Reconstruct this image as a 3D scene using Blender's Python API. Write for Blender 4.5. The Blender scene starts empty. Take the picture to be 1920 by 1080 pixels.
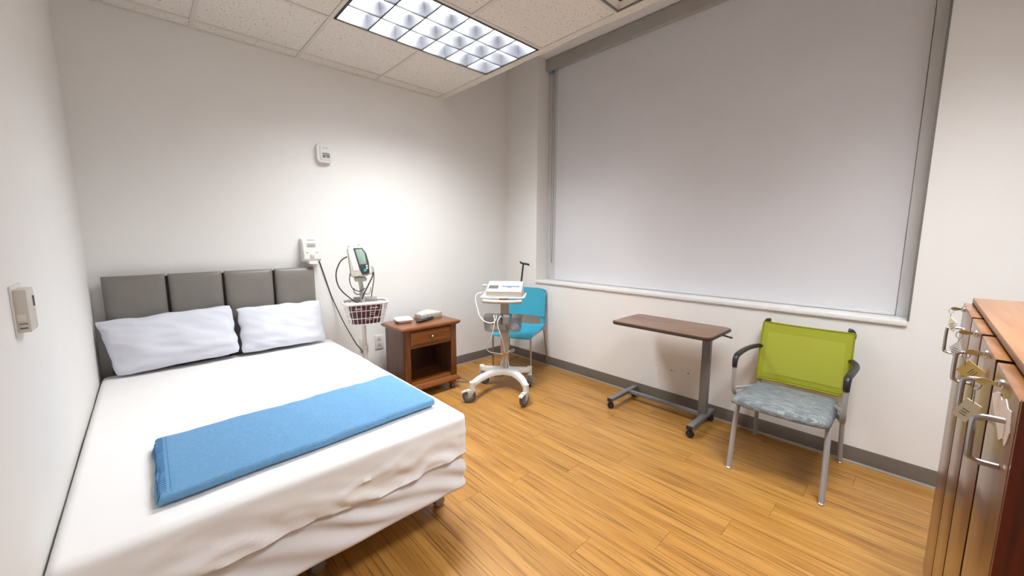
import bpy, bmesh, math, random
from mathutils import Vector, Matrix, noise
random.seed(7)
R = math.radians
SC = bpy.context.scene
COL = SC.collection

# ------------------------------------------------------------------ camera
CAM_H = 1.377
PITCH, YAW, ROLL, FPX = R(7.5233), R(46.7477), R(0.0911), 725.962
fw = Vector((math.cos(PITCH)*math.cos(YAW), math.cos(PITCH)*math.sin(YAW), -math.sin(PITCH)))
rt = fw.cross(Vector((0, 0, 1))).normalized()
up = rt.cross(fw)
rt2 = rt*math.cos(ROLL) + up*math.sin(ROLL)
up2 = up*math.cos(ROLL) - rt*math.sin(ROLL)
cd = bpy.data.cameras.new('camera')
cam = bpy.data.objects.new('camera', cd)
COL.objects.link(cam)
cam.matrix_world = Matrix(((rt2.x, up2.x, -fw.x, 0), (rt2.y, up2.y, -fw.y, 0), (rt2.z, up2.z, -fw.z, CAM_H), (0, 0, 0, 1)))
cd.sensor_width = 36
cd.lens = FPX*36/1920
cd.clip_start = 0.02
SC.camera = cam
# ------------------------------------------------------------------ world, exposure
wd = bpy.data.worlds.new('world')
SC.world = wd
wd.use_nodes = True
wd.node_tree.nodes['Background'].inputs[0].default_value = (0.55, 0.68, 0.9, 1)
wd.node_tree.nodes['Background'].inputs[1].default_value = 0.5
SC.view_settings.view_transform = 'Standard'
SC.view_settings.look = 'None'
SC.view_settings.gamma = 1
SC.view_settings.use_curve_mapping = False
SC.view_settings.exposure = 0.06
LAMP_POWER = 95.0        # each ceiling fixture, watts

# ------------------------------------------------------------------ materials
def lin(h):
    h = h.lstrip('#')
    o = []
    for i in (0, 2, 4):
        v = int(h[i:i+2], 16)/255
        o.append(v/12.92 if v <= .04045 else ((v+.055)/1.055)**2.4)
    return (*o, 1)

def mat(name, col, rough=.5, metal=0, var=0, vscale=6, bump=0, bscale=60, spec=.5, coat=0, stretch=(1, 1, 1), alpha=1, trans=0, emis=None, estr=0):
    m = bpy.data.materials.new(name)
    m.use_nodes = True
    nt = m.node_tree
    b = nt.nodes['Principled BSDF']
    c = lin(col) if isinstance(col, str) else col
    b.inputs['Base Color'].default_value = c
    b.inputs['Roughness'].default_value = rough
    b.inputs['Metallic'].default_value = metal
    b.inputs['Specular IOR Level'].default_value = spec
    b.inputs['Coat Weight'].default_value = coat
    b.inputs['Alpha'].default_value = alpha
    b.inputs['Transmission Weight'].default_value = trans
    if emis:
        b.inputs['Emission Color'].default_value = lin(emis)
        b.inputs['Emission Strength'].default_value = estr
    if var or bump:
        tc = nt.nodes.new('ShaderNodeTexCoord')
        mp = nt.nodes.new('ShaderNodeMapping')
        mp.inputs['Scale'].default_value = stretch
        nt.links.new(tc.outputs['Object'], mp.inputs[0])
    if var:
        n = nt.nodes.new('ShaderNodeTexNoise')
        n.inputs['Scale'].default_value = vscale
        n.inputs['Detail'].default_value = 5
        nt.links.new(mp.outputs[0], n.inputs['Vector'])
        r = nt.nodes.new('ShaderNodeValToRGB')
        r.color_ramp.elements[0].position = .3
        r.color_ramp.elements[1].position = .7
        r.color_ramp.elements[0].color = (*[x*(1-var) for x in c[:3]], 1)
        r.color_ramp.elements[1].color = (*[min(1, x*(1+var)) for x in c[:3]], 1)
        nt.links.new(n.outputs[0], r.inputs[0])
        nt.links.new(r.outputs[0], b.inputs['Base Color'])
    if bump:
        n2 = nt.nodes.new('ShaderNodeTexNoise')
        n2.inputs['Scale'].default_value = bscale
        n2.inputs['Detail'].default_value = 4
        nt.links.new(mp.outputs[0], n2.inputs['Vector'])
        bp = nt.nodes.new('ShaderNodeBump')
        bp.inputs['Strength'].default_value = bump
        bp.inputs['Distance'].default_value = .004
        nt.links.new(n2.outputs[0], bp.inputs['Height'])
        nt.links.new(bp.outputs[0], b.inputs['Normal'])
    return m

def ramp(nt, pts):
    r = nt.nodes.new('ShaderNodeValToRGB')
    e = r.color_ramp.elements
    while len(e) < len(pts):
        e.new(.5)
    for k, (p, c) in enumerate(pts):
        e[k].position = p
        e[k].color = lin(c) if isinstance(c, str) else c
    return r

def wood(name, dark, mid, light, axis='y', fine=38, coarse=3, rough=.35, coat=.2, randomise=False, streak=.35, bump=.1):
    """procedural wood: stretched noise along one axis, fine dark streaks"""
    m = bpy.data.materials.new(name)
    m.use_nodes = True
    nt = m.node_tree
    b = nt.nodes['Principled BSDF']
    L = nt.links.new
    tc = nt.nodes.new('ShaderNodeTexCoord')
    vec = tc.outputs['Object']
    if randomise:
        oi = nt.nodes.new('ShaderNodeObjectInfo')
        mul = nt.nodes.new('ShaderNodeVectorMath')
        mul.operation = 'MULTIPLY_ADD'
        cmb = nt.nodes.new('ShaderNodeCombineXYZ')
        for i in range(3):
            L(oi.outputs['Random'], cmb.inputs[i])
        L(cmb.outputs[0], mul.inputs[0])
        mul.inputs[1].default_value = (37, 91, 53)
        L(vec, mul.inputs[2])
        vec = mul.outputs[0]
    def st(f, long):
        mp = nt.nodes.new('ShaderNodeMapping')
        s = {'x': (long, f, f), 'y': (f, long, f), 'z': (f, f, long)}[axis]
        mp.inputs['Scale'].default_value = s
        L(vec, mp.inputs[0])
        return mp.outputs[0]
    n1 = nt.nodes.new('ShaderNodeTexNoise')
    n1.inputs['Scale'].default_value = 1
    n1.inputs['Detail'].default_value = 6
    n1.inputs['Distortion'].default_value = .6
    L(st(fine*.4, coarse*.4), n1.inputs['Vector'])
    r1 = ramp(nt, [(.28, dark), (.47, mid), (.72, light)])
    L(n1.outputs[0], r1.inputs[0])
    n2 = nt.nodes.new('ShaderNodeTexNoise')
    n2.inputs['Scale'].default_value = 1
    n2.inputs['Detail'].default_value = 3
    L(st(fine*3, coarse), n2.inputs['Vector'])
    r2 = ramp(nt, [(.34, (1-streak, (1-streak)*.93, (1-streak)*.85, 1)), (.47, (1, 1, 1, 1)), (.75, (1.0, 1.0, 1.0, 1))])
    L(n2.outputs[0], r2.inputs[0])
    mx = nt.nodes.new('ShaderNodeMix')
    mx.data_type = 'RGBA'
    mx.blend_type = 'MULTIPLY'
    mx.inputs[0].default_value = 1
    L(r1.outputs[0], mx.inputs[6])
    L(r2.outputs[0], mx.inputs[7])
    out = mx.outputs[2]
    if randomise:
        hs = nt.nodes.new('ShaderNodeHueSaturation')
        mr = nt.nodes.new('ShaderNodeMapRange')
        L(oi.outputs['Random'], mr.inputs[0])
        mr.inputs[3].default_value = .94
        mr.inputs[4].default_value = 1.06
        L(mr.outputs[0], hs.inputs['Value'])
        L(out, hs.inputs['Color'])
        out = hs.outputs[0]
    L(out, b.inputs['Base Color'])
    b.inputs['Roughness'].default_value = rough
    b.inputs['Coat Weight'].default_value = coat
    b.inputs['Coat Roughness'].default_value = .25
    if bump:
        bp = nt.nodes.new('ShaderNodeBump')
        bp.inputs['Strength'].default_value = bump
        bp.inputs['Distance'].default_value = .002
        L(n2.outputs[0], bp.inputs['Height'])
        L(bp.outputs[0], b.inputs['Normal'])
    return m

def wall_material():
    m = mat('wall_paint', '#E9E6E2', rough=.75, var=.012, vscale=2, bump=.06, bscale=220, spec=.3)
    return m

def scuffed_wall_material():
    """wall paint with a few dark scuffs low on the wall (world y/z spots)"""
    m = wall_material()
    m.name = 'scuffed_wall_paint'
    nt = m.node_tree
    b = nt.nodes['Principled BSDF']
    L = nt.links.new
    geo = nt.nodes.new('ShaderNodeNewGeometry')
    src = b.inputs['Base Color'].links[0].from_socket
    nz = nt.nodes.new('ShaderNodeTexNoise')
    nz.inputs['Scale'].default_value = 90
    L(geo.outputs['Position'], nz.inputs['Vector'])
    total = None
    for (y, z, ry, rz) in ((1.335, .29, .012, .007), (1.305, .288, .006, .006), (1.20, .30, .008, .008), (1.44, .24, .004, .03), (1.385, .23, .004, .03), (1.47, .30, .02, .006), (1.25, .315, .02, .004)):
        s = nt.nodes.new('ShaderNodeVectorMath')
        s.operation = 'SUBTRACT'
        L(geo.outputs['Position'], s.inputs[0])
        s.inputs[1].default_value = (0, y, z)
        d = nt.nodes.new('ShaderNodeVectorMath')
        d.operation = 'MULTIPLY'
        L(s.outputs[0], d.inputs[0])
        d.inputs[1].default_value = (0, 1/ry, 1/rz)
        ln = nt.nodes.new('ShaderNodeVectorMath')
        ln.operation = 'LENGTH'
        L(d.outputs[0], ln.inputs[0])
        mr = nt.nodes.new('ShaderNodeMapRange')
        mr.inputs[1].default_value = .5
        mr.inputs[2].default_value = 1.3
        mr.inputs[3].default_value = 1 if ry < .015 and rz < .01 else .25
        mr.inputs[4].default_value = 0
        L(ln.outputs['Value'], mr.inputs[0])
        if total is None:
            total = mr.outputs[0]
        else:
            a = nt.nodes.new('ShaderNodeMath')
            a.operation = 'MAXIMUM'
            L(total, a.inputs[0])
            L(mr.outputs[0], a.inputs[1])
            total = a.outputs[0]
    mu = nt.nodes.new('ShaderNodeMath')
    mu.operation = 'MULTIPLY'
    L(total, mu.inputs[0])
    L(nz.outputs[0], mu.inputs[1])
    mx = nt.nodes.new('ShaderNodeMix')
    mx.data_type = 'RGBA'
    L(mu.outputs[0], mx.inputs[0])
    L(src, mx.inputs[6])
    mx.inputs[7].default_value = lin('#3A332C')
    L(mx.outputs[2], b.inputs['Base Color'])
    return m

def tile_material():
    m = bpy.data.materials.new('ceiling_tile_fissured')
    m.use_nodes = True
    nt = m.node_tree
    b = nt.nodes['Principled BSDF']
    L = nt.links.new
    geo = nt.nodes.new('ShaderNodeNewGeometry')
    n = nt.nodes.new('ShaderNodeTexNoise')
    n.inputs['Scale'].default_value = 75
    n.inputs['Detail'].default_value = 2
    L(geo.outputs['Position'], n.inputs['Vector'])
    r = ramp(nt, [(.30, '#8F867C'), (.37, '#E2DCD4'), (1, '#E6E0D8')])
    L(n.outputs[0], r.inputs[0])
    L(r.outputs[0], b.inputs['Base Color'])
    b.inputs['Roughness'].default_value = .9
    bp = nt.nodes.new('ShaderNodeBump')
    bp.inputs['Strength'].default_value = .5
    bp.inputs['Distance'].default_value = .004
    L(r.outputs[0], bp.inputs['Height'])
    L(bp.outputs[0], b.inputs['Normal'])
    return m

def weave_material(name, c1, c2, c3):
    """short horizontal dashes in three greys, like woven seat upholstery"""
    m = bpy.data.materials.new(name)
    m.use_nodes = True
    nt = m.node_tree
    b = nt.nodes['Principled BSDF']
    L = nt.links.new
    tc = nt.nodes.new('ShaderNodeTexCoord')
    mp = nt.nodes.new('ShaderNodeMapping')
    L(tc.outputs['Object'], mp.inputs[0])
    sx = nt.nodes.new('ShaderNodeSeparateXYZ')
    L(mp.outputs[0], sx.inputs[0])
    sb = nt.nodes.new('ShaderNodeMath')
    sb.operation = 'SUBTRACT'
    L(sx.outputs[1], sb.inputs[0])
    L(sx.outputs[2], sb.inputs[1])
    cb_ = nt.nodes.new('ShaderNodeCombineXYZ')
    L(sx.outputs[0], cb_.inputs[0])
    L(sb.outputs[0], cb_.inputs[1])
    n = nt.nodes.new('ShaderNodeTexBrick')
    n.inputs['Scale'].default_value = 1
    n.inputs['Brick Width'].default_value = .036
    n.inputs['Row Height'].default_value = .0068
    n.inputs['Mortar Size'].default_value = .0011
    n.inputs['Mortar Smooth'].default_value = .4
    n.offset = .37
    n.inputs['Color1'].default_value = (0, 0, 0, 1)
    n.inputs['Color2'].default_value = (1, 1, 1, 1)
    n.inputs['Mortar'].default_value = (.0, .0, .0, 1)
    L(cb_.outputs[0], n.inputs['Vector'])
    r = ramp(nt, [(.1, c1), (.5, c2), (.9, c3)])
    L(n.outputs[0], r.inputs[0])
    L(r.outputs[0], b.inputs['Base Color'])
    b.inputs['Roughness'].default_value = .95
    bp = nt.nodes.new('ShaderNodeBump')
    bp.inputs['Strength'].default_value = .4
    bp.inputs['Distance'].default_value = .003
    L(n.outputs[0], bp.inputs['Height'])
    L(bp.outputs[0], b.inputs['Normal'])
    return m

def mesh_fabric(name, col, see=.12):
    m = mat(name, col, rough=.85, var=.06, vscale=300, spec=.2)
    nt = m.node_tree
    L = nt.links.new
    b = nt.nodes['Principled BSDF']
    out = nt.nodes['Material Output']
    tl = nt.nodes.new('ShaderNodeBsdfTranslucent')
    tl.inputs[0].default_value = lin(col)
    tp = nt.nodes.new('ShaderNodeBsdfTransparent')
    m1 = nt.nodes.new('ShaderNodeMixShader')
    m1.inputs[0].default_value = .25
    L(b.outputs[0], m1.inputs[1])
    L(tl.outputs[0], m1.inputs[2])
    m2 = nt.nodes.new('ShaderNodeMixShader')
    m2.inputs[0].default_value = see
    L(m1.outputs[0], m2.inputs[1])
    L(tp.outputs[0], m2.inputs[2])
    L(m2.outputs[0], out.inputs[0])
    return m

M = {}
M['wall'] = wall_material()
M['wall_scuffed'] = scuffed_wall_material()
M['tile'] = tile_material()
M['tee'] = mat('tee_bar_paint', '#D6D0C8', .5)
M['plaster'] = mat('rough_plaster_edge', '#D8D2C8', .85, var=.05, vscale=14, bump=.6, bscale=35)
M['plank'] = wood('floor_plank_vinyl', '#93642B', '#A57435', '#B48443', axis='y', fine=46, coarse=2.6, rough=.38, coat=.1, randomise=True, streak=.5, bump=.05)
M['subfloor'] = mat('floor_joint', '#5A3A18', .9, var=.1)
M['vinyl_base'] = mat('grey_vinyl_base', '#6E665C', .55, var=.04, vscale=20)
M['vinyl_toe'] = mat('grey_vinyl_toe', '#8E8880', .5, var=.04, vscale=20)
M['white_paint'] = mat('white_satin_paint', '#E4E2DF', .45, var=.01)
M['channel_grey'] = mat('shade_channel_grey', '#CFCECD', .5, var=.02)
M['frame_grey'] = mat('window_frame_grey', '#B9B8B6', .45, var=.02)
M['shade'] = mat('roller_shade_fabric', '#DBD9DB', .85, var=.015, vscale=3, bump=.05, bscale=500)
M['cassette'] = mat('shade_cassette_grey', '#A8A39C', .5, var=.02)
M['glass'] = mat('window_glass', '#C8D8E0', .05, trans=1, var=.0)
M['louver'] = mat('louver_white_enamel', '#F4F4F4', .3, var=.01)
M['blade_edge_shade'] = mat('louver_edge_shade', '#1C1C1E', .6, var=.02)  # near-black colour paints the unlit lower edge of the blades
M['louver_metal'] = mat('louver_semi_specular', '#B4B4B8', .32, metal=1, var=.01)
M['black_trim'] = mat('black_trim', '#1E1A18', .5, var=.05)
M['tube'] = mat('fluorescent_tube', '#FFFFFF', .4, emis='#FFFFFF', estr=6)
M['sheet'] = mat('white_bed_sheet', '#EFECEA', .9, var=.008, vscale=8, bump=.05, bscale=260, spec=.15)
M['box_cover'] = mat('white_box_spring_cover', '#E2DEDE', .9, var=.01, vscale=6, bump=.05, bscale=200, spec=.15)
M['pillow'] = mat('pillowcase_cool_white', '#D8D9E2', .9, var=.01, vscale=8, bump=.06, bscale=220, spec=.15)
M['leather'] = mat('grey_upholstery', '#7A746E', .42, var=.04, vscale=10, bump=.08, bscale=300)
M['board_dark'] = mat('headboard_backing', '#2E2A28', .7, var=.05)
M['blanket'] = mat('blue_blanket', '#6C98BD', .95, var=.07, vscale=90, bump=.35, bscale=240, spec=.1)
M['blanket_dark'] = mat('blue_blanket_stitch', '#3F78AB', .95, var=.05)
M['steel'] = mat('painted_steel_grey', '#8C8A88', .4, metal=.5, var=.02)
M['chrome'] = mat('chrome', '#D8D8D8', .18, metal=1, var=.01)
M['satin_nickel'] = mat('satin_nickel', '#BDBAB6', .28, metal=1, var=.02)
M['silver_paint'] = mat('silver_painted_tube', '#A3A2A1', .42, metal=.15, var=.02)
M['black_plastic'] = mat('black_plastic', '#1F1F21', .45, var=.05, bump=.05, bscale=300)
M['dark_grey_plastic'] = mat('dark_grey_plastic', '#3B3B3F', .5, var=.05)
M['wheel_grey'] = mat('grey_rubber_tread', '#5C5A59', .7, var=.05)
M['wheel_mid'] = mat('grey_wheel_hub', '#807D7B', .55, var=.03)
M['white_plastic'] = mat('white_plastic', '#DFDDD8', .4, var=.01)
M['cream_plastic'] = mat('cream_plastic', '#D0CABF', .45, var=.02)
M['light_grey_plastic'] = mat('light_grey_plastic', '#BFBDB8', .45, var=.02)
M['beige_plastic'] = mat('beige_column_enamel', '#B9AC9E', .45, var=.02)
M['lcd'] = mat('lcd_green_grey', '#8FA596', .2, var=.04, vscale=30)
M['lcd_dark'] = mat('lcd_dark_grey', '#62665F', .2, var=.04, vscale=30)
M['teal'] = mat('teal_button', '#1FA58C', .4, var=.02)
M['print_grey'] = mat('grey_print', '#6A6A6A', .6, var=.05)
M['print_blue'] = mat('blue_keys', '#3C668F', .5, var=.05)
M['maroon'] = mat('maroon_vinyl', '#4A1826', .5, var=.08, vscale=20)
M['wire_white'] = mat('white_coated_wire', '#DCD9D4', .4, var=.02)
M['mahogany'] = wood('mahogany_stain', '#4E230E', '#693615', '#7E491E', axis='z', fine=26, coarse=2.5, rough=.32, coat=.3, streak=.3)
M['mahogany_x'] = wood('mahogany_stain_across', '#582D10', '#733F19', '#8B5527', axis='x', fine=26, coarse=2.5, rough=.3, coat=.35, streak=.25)
M['mahogany_side'] = wood('mahogany_side_panel', '#5A3F30', '#6A4B3A', '#775745', axis='z', fine=20, coarse=2, rough=.35, coat=.25, streak=.2)
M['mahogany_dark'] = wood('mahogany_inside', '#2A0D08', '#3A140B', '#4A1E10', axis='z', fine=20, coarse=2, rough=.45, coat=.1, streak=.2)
M['cab_front'] = wood('cabinet_door_laminate', '#643915', '#794A1E', '#89592B', axis='z', fine=34, coarse=1.2, rough=.3, coat=.6, streak=.12, bump=.03)
M['cab_top'] = wood('cabinet_top_laminate', '#73492A', '#855A38', '#946A48', axis='x', fine=30, coarse=2, rough=.35, coat=.2, streak=.18)
M['cab_side'] = wood('cabinet_side_laminate', '#541A08', '#6C260B', '#803313', axis='z', fine=22, coarse=3, rough=.4, coat=.2, streak=.4)
M['brass'] = mat('brass', '#D8BF80', .3, metal=1, var=.04)
M['seam_shade'] = mat('door_seam_shade', '#2A140A', .6, var=.05)  # dark colour puts the shade of the door gaps onto the edges
M['bronze'] = mat('antique_bronze', '#8C7C60', .35, metal=1, var=.05)
M['tag'] = mat('cream_tag_card', '#E6DCC4', .7, var=.03)
M['tag_yellow'] = mat('yellow_tag_card', '#D9B96B', .65, var=.05)
M['paper'] = mat('torn_paper', '#EAD9CC', .8, var=.06, vscale=40)
M['laminate_brown'] = wood('walnut_table_laminate', '#6E5140', '#7E5F4B', '#8C6C57', axis='y', fine=30, coarse=3, rough=.38, coat=.15, streak=.15, bump=.02)
M['table_edge'] = mat('dark_table_edge', '#3B2620', .45, var=.05)
M['table_steel'] = mat('table_steel_grey', '#767577', .42, metal=.2, var=.02)
M['blue_shell'] = mat('turquoise_chair_plastic', '#369CB6', .5, var=.02, bump=.04, bscale=400)
M['lime'] = mesh_fabric('lime_mesh_fabric', '#B3B63E', .05)
M['lime_light'] = mesh_fabric('lime_mesh_lining', '#BABD48', .0)
M['lime_dark'] = mesh_fabric('lime_mesh_hem', '#9FA226', .0)
M['seat_weave'] = weave_material('grey_woven_seat', '#626769', '#797E7E', '#8D8F8B')
M['bin'] = mat('smoky_clear_plastic', '#77777A', .12, var=.02, alpha=.30)
M['cable_white'] = mat('white_cable', '#DEDBD6', .45, var=.02)
M['cable_grey'] = mat('grey_cable', '#77736D', .5, var=.03)
M['cable_black'] = mat('black_cable', '#33302E', .5, var=.03)
M['orange'] = mat('orange_clip', '#D98636', .5, var=.04)
M['shade_blue'] = mat('blue_clutch', '#3F8FC0', .4, var=.03)
M['tissue_box'] = mat('tissue_box_print', '#B9B1A4', .75, var=.2, vscale=45)
M['tissue'] = mat('white_tissue', '#E2E0DC', .95, var=.01)
M['bag_clear'] = mat('plastic_pouch', '#C9C2B6', .3, var=.12, vscale=35)
M['red_dot'] = mat('red_dot', '#C0573E', .5, var=.03)

# ------------------------------------------------------------------ geometry helpers
ROOTM = {}

def empty(name, loc=(0, 0, 0), rz=0, label=None, cat=None, group=None, kind=None):
    o = bpy.data.objects.new(name, None)
    COL.objects.link(o)
    o.empty_display_size = .1
    o.location = loc
    o.rotation_euler = (0, 0, rz)
    ROOTM[o.name] = Matrix.Translation(Vector(loc)) @ Matrix.Rotation(rz, 4, 'Z')
    tag(o, label, cat, group, kind)
    return o

def tag(o, label=None, cat=None, group=None, kind=None):
    if label: o['label'] = label
    if cat: o['category'] = cat
    if group: o['group'] = group
    if kind: o['kind'] = kind
    return o

def catmull(pts, n=8, closed=False):
    P = [Vector(p) for p in pts]
    out = []
    N = len(P)
    rng = range(N) if closed else range(N-1)
    for i in rng:
        if closed:
            p0, p1, p2, p3 = P[(i-1) % N], P[i], P[(i+1) % N], P[(i+2) % N]
        else:
            p0, p1, p2, p3 = P[max(i-1, 0)], P[i], P[i+1], P[min(i+2, N-1)]
        for k in range(n):
            t = k/n
            out.append(.5*((2*p1)+(-p0+p2)*t+(2*p0-5*p1+4*p2-p3)*t*t+(-p0+3*p1-3*p2+p3)*t**3))
    if not closed:
        out.append(P[-1].copy())
    return out

def rrect(sx, sy, r, n=6):
    """rounded rectangle outline centred on 0"""
    o = []
    for (cx, cy, a0) in ((sx/2-r, sy/2-r, 0), (-sx/2+r, sy/2-r, 90), (-sx/2+r, -sy/2+r, 180), (sx/2-r, -sy/2+r, 270)):
        for k in range(n+1):
            a = R(a0+90*k/n)
            o.append((cx+r*math.cos(a), cy+r*math.sin(a)))
    return o

class MB:
    def __init__(s):
        s.bm = bmesh.new()

    def box(s, x0, x1, y0, y1, z0, z1, bevel=0, seg=2, mtx=None):
        t = bmesh.new()
        bmesh.ops.create_cube(t, size=1)
        for v in t.verts:
            v.co = Vector(((x0+x1)/2+v.co.x*(x1-x0), (y0+y1)/2+v.co.y*(y1-y0), (z0+z1)/2+v.co.z*(z1-z0)))
        if bevel:
            bmesh.ops.bevel(t, geom=list(t.edges), offset=bevel, segments=seg, profile=.5, affect='EDGES')
        s.add(t, mtx)
        return s

    def add(s, t, mtx=None):
        if mtx is not None:
            bmesh.ops.transform(t, matrix=mtx, verts=t.verts)
        mp = {v: s.bm.verts.new(v.co) for v in t.verts}
        for f in t.faces:
            try:
                s.bm.faces.new([mp[v] for v in f.verts])
            except ValueError:
                pass
        t.free()

    def rings(s, rings, caps=True, closed=False):
        """skin a list of equal-length closed rings"""
        vs = [[s.bm.verts.new(p) for p in ring] for ring in rings]
        n = len(vs[0])
        R_ = range(len(vs)) if closed else range(len(vs)-1)
        for i in R_:
            a, b = vs[i], vs[(i+1) % len(vs)]
            for k in range(n):
                s.bm.faces.new((a[k], a[(k+1) % n], b[(k+1) % n], b[k]))
        if caps and not closed:
            s.bm.faces.new(list(reversed(vs[0])))
            s.bm.faces.new(vs[-1])
        return s

    def tube(s, pts, r, seg=10, closed=False, flat=None, r1=None):
        """round (or flat=(w,h)) bar along a path"""
        P = [Vector(p) for p in pts]
        n = len(P)
        T = []
        for i in range(n):
            if closed:
                d = P[(i+1) % n]-P[(i-1) % n]
            else:
                d = P[min(i+1, n-1)]-P[max(i-1, 0)]
            T.append(d.normalized())
        ref = Vector((0, 0, 1)) if abs(T[0].z) < .9 else Vector((1, 0, 0))
        u = (ref - T[0]*ref.dot(T[0])).normalized()
        rings = []
        for i in range(n):
            u = (u - T[i]*u.dot(T[i])).normalized()
            w = T[i].cross(u)
            rr = r if r1 is None else r+(r1-r)*i/(n-1)
            if flat:
                ring = [P[i]+u*(flat[1]/2*a)+w*(flat[0]/2*b) for a, b in ((1, 1), (1, -1), (-1, -1), (-1, 1))]
            else:
                ring = [P[i]+u*rr*math.cos(2*math.pi*k/seg)+w*rr*math.sin(2*math.pi*k/seg) for k in range(seg)]
            rings.append(ring)
        return s.rings(rings, True, closed)

    def cyl(s, p0, p1, r0, r1=None, seg=20):
        return s.tube([p0, p1], r0, seg, r1=r0 if r1 is None else r1)

    def lathe(s, prof, c=(0, 0, 0), seg=24, axis='z'):
        rings = []
        for r, h in prof:
            r = max(r, 1e-4)
            ring = []
            for k in range(seg):
                a = 2*math.pi*k/seg
                p = {'z': (r*math.cos(a), r*math.sin(a), h), 'x': (h, r*math.cos(a), r*math.sin(a)), 'y': (r*math.sin(a), h, r*math.cos(a))}[axis]
                ring.append(Vector(c)+Vector(p))
            rings.append(ring)
        return s.rings(rings, True)

    def prism(s, pts, z0, z1, bevel=0, mtx=None, seg=2):
        """extrude a 2-D outline (x, y) from z0 to z1"""
        t = bmesh.new()
        a = [t.verts.new((x, y, z0)) for x, y in pts]
        b = [t.verts.new((x, y, z1)) for x, y in pts]
        n = len(a)
        t.faces.new(list(reversed(a)))
        t.faces.new(b)
        for k in range(n):
            t.faces.new((a[k], a[(k+1) % n], b[(k+1) % n], b[k]))
        if bevel:
            es = [e for e in t.edges if abs(e.verts[0].co.z-e.verts[1].co.z) < 1e-6]
            bmesh.ops.bevel(t, geom=es, offset=bevel, segments=seg, profile=.5, affect='EDGES')
        s.add(t, mtx)
        return s

    def grid(s, f, nu, nv, closed_u=False):
        """surface from f(u, v), u, v in 0..1"""
        vs = [[s.bm.verts.new(f(i/nu, j/nv)) for j in range(nv+1)] for i in range(nu if closed_u else nu+1)]
        m = len(vs)
        for i in range(nu):
            for j in range(nv):
                s.bm.faces.new((vs[i][j], vs[(i+1) % m][j], vs[(i+1) % m][j+1], vs[i][j+1]))
        return s

    def slab(s, f, g, nu, nv):
        """closed shell between two surfaces f (top) and g (bottom)"""
        A = [[s.bm.verts.new(f(i/nu, j/nv)) for j in range(nv+1)] for i in range(nu+1)]
        B = [[s.bm.verts.new(g(i/nu, j/nv)) for j in range(nv+1)] for i in range(nu+1)]
        F = s.bm.faces.new
        for i in range(nu):
            for j in range(nv):
                F((A[i][j], A[i+1][j], A[i+1][j+1], A[i][j+1]))
                F((B[i][j], B[i][j+1], B[i+1][j+1], B[i+1][j]))
        for i in range(nu):
            F((A[i][0], B[i][0], B[i+1][0], A[i+1][0]))
            F((A[i][nv], A[i+1][nv], B[i+1][nv], B[i][nv]))
        for j in range(nv):
            F((A[0][j], A[0][j+1], B[0][j+1], B[0][j]))
            F((A[nu][j], B[nu][j], B[nu][j+1], A[nu][j+1]))
        return s

    def build(s, name, m, parent=None, world=False, angle=35, label=None, cat=None, group=None, kind=None, recalc=True, origin=True):
        bm = s.bm
        if recalc:
            bmesh.ops.recalc_face_normals(bm, faces=bm.faces)
        ca = math.radians(angle)
        for f in bm.faces:
            f.smooth = True
        for e in bm.edges:
            if len(e.link_faces) == 2:
                if e.calc_face_angle(0) > ca:
                    e.smooth = False
        loc = Vector((0, 0, 0))
        if parent is None and origin and len(bm.verts):
            xs = [v.co.x for v in bm.verts]
            ys = [v.co.y for v in bm.verts]
            zs = [v.co.z for v in bm.verts]
            loc = Vector(((min(xs)+max(xs))/2, (min(ys)+max(ys))/2, min(zs)))
            bmesh.ops.translate(bm, vec=-loc, verts=bm.verts)
        if world and parent is not None:
            p = parent
            while p.parent is not None:
                p = p.parent
            bmesh.ops.transform(bm, matrix=ROOTM.get(p.name, Matrix.Translation(p.location)).inverted(), verts=bm.verts)
        me = bpy.data.meshes.new(name)
        bm.to_mesh(me)
        bm.free()
        me.materials.append(M[m] if isinstance(m, str) else m)
        o = bpy.data.objects.new(name, me)
        COL.objects.link(o)
        o.location = loc
        if parent is not None:
            o.parent = parent
        tag(o, label, cat, group, kind)
        return o

def dup(o, parent, loc):
    c = o.copy()
    COL.objects.link(c)
    c.parent = parent
    c.location = loc
    return c

# ------------------------------------------------------------------ room shell
XW, YB, XL, YF, XE = 3.06, 3.345, -0.263, -0.62, -1.6
CZ = 2.69            # dropped ceiling
TOP = 3.40           # slab above the window pocket
XC = 2.205           # free edge of the dropped ceiling
OY0, OY1, OZ0, OZ1 = 0.030, 2.872, 0.885, 3.19   # window opening

# floor
fl = empty('floor', (0, 0, 0), kind='structure')
MB().box(XE, XW, YF, YB, -.06, -.006).build('floor_base', 'subfloor', fl)
PW, PL = .1524, 1.2192
pm = MB().box(0, PW-.0009, 0, PL-.0009, -.006, 0, bevel=.0006, seg=1)
first = None
cut = {}
i = 0
x = XW-.004-PW
while x > XE-PW+.02:
    off = (i*0.437 + random.uniform(-.1, .1)) % 1.0*PL
    y = YF-off
    while y < YB:
        y0, y1 = max(y, YF), min(y+PL, YB)
        x0, x1 = max(x, XE), x+PW
        if y1-y0 > .02 and x1-x0 > .02 and not (x1 < XL-.14 and y0 > 1.12):
            if y1-y0 > PL-.001 and x1-x0 > PW-.001:
                if first is None:
                    first = MB().box(0, PW-.0009, 0, PL-.0009, -.006, 0, bevel=.0006, seg=1).build('floor_plank', 'plank', fl)
                    first.location = (x0, y0, 0)
                else:
                    dup(first, fl, (x0, y0, 0))
            else:
                o = MB().box(0, x1-x0-.0009, 0, y1-y0-.0009, -.006, 0, bevel=.0006, seg=1).build('floor_plank', 'plank', fl)
                o.location = (x0, y0, 0)
        y += PL
    x -= PW
    i += 1

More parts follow.
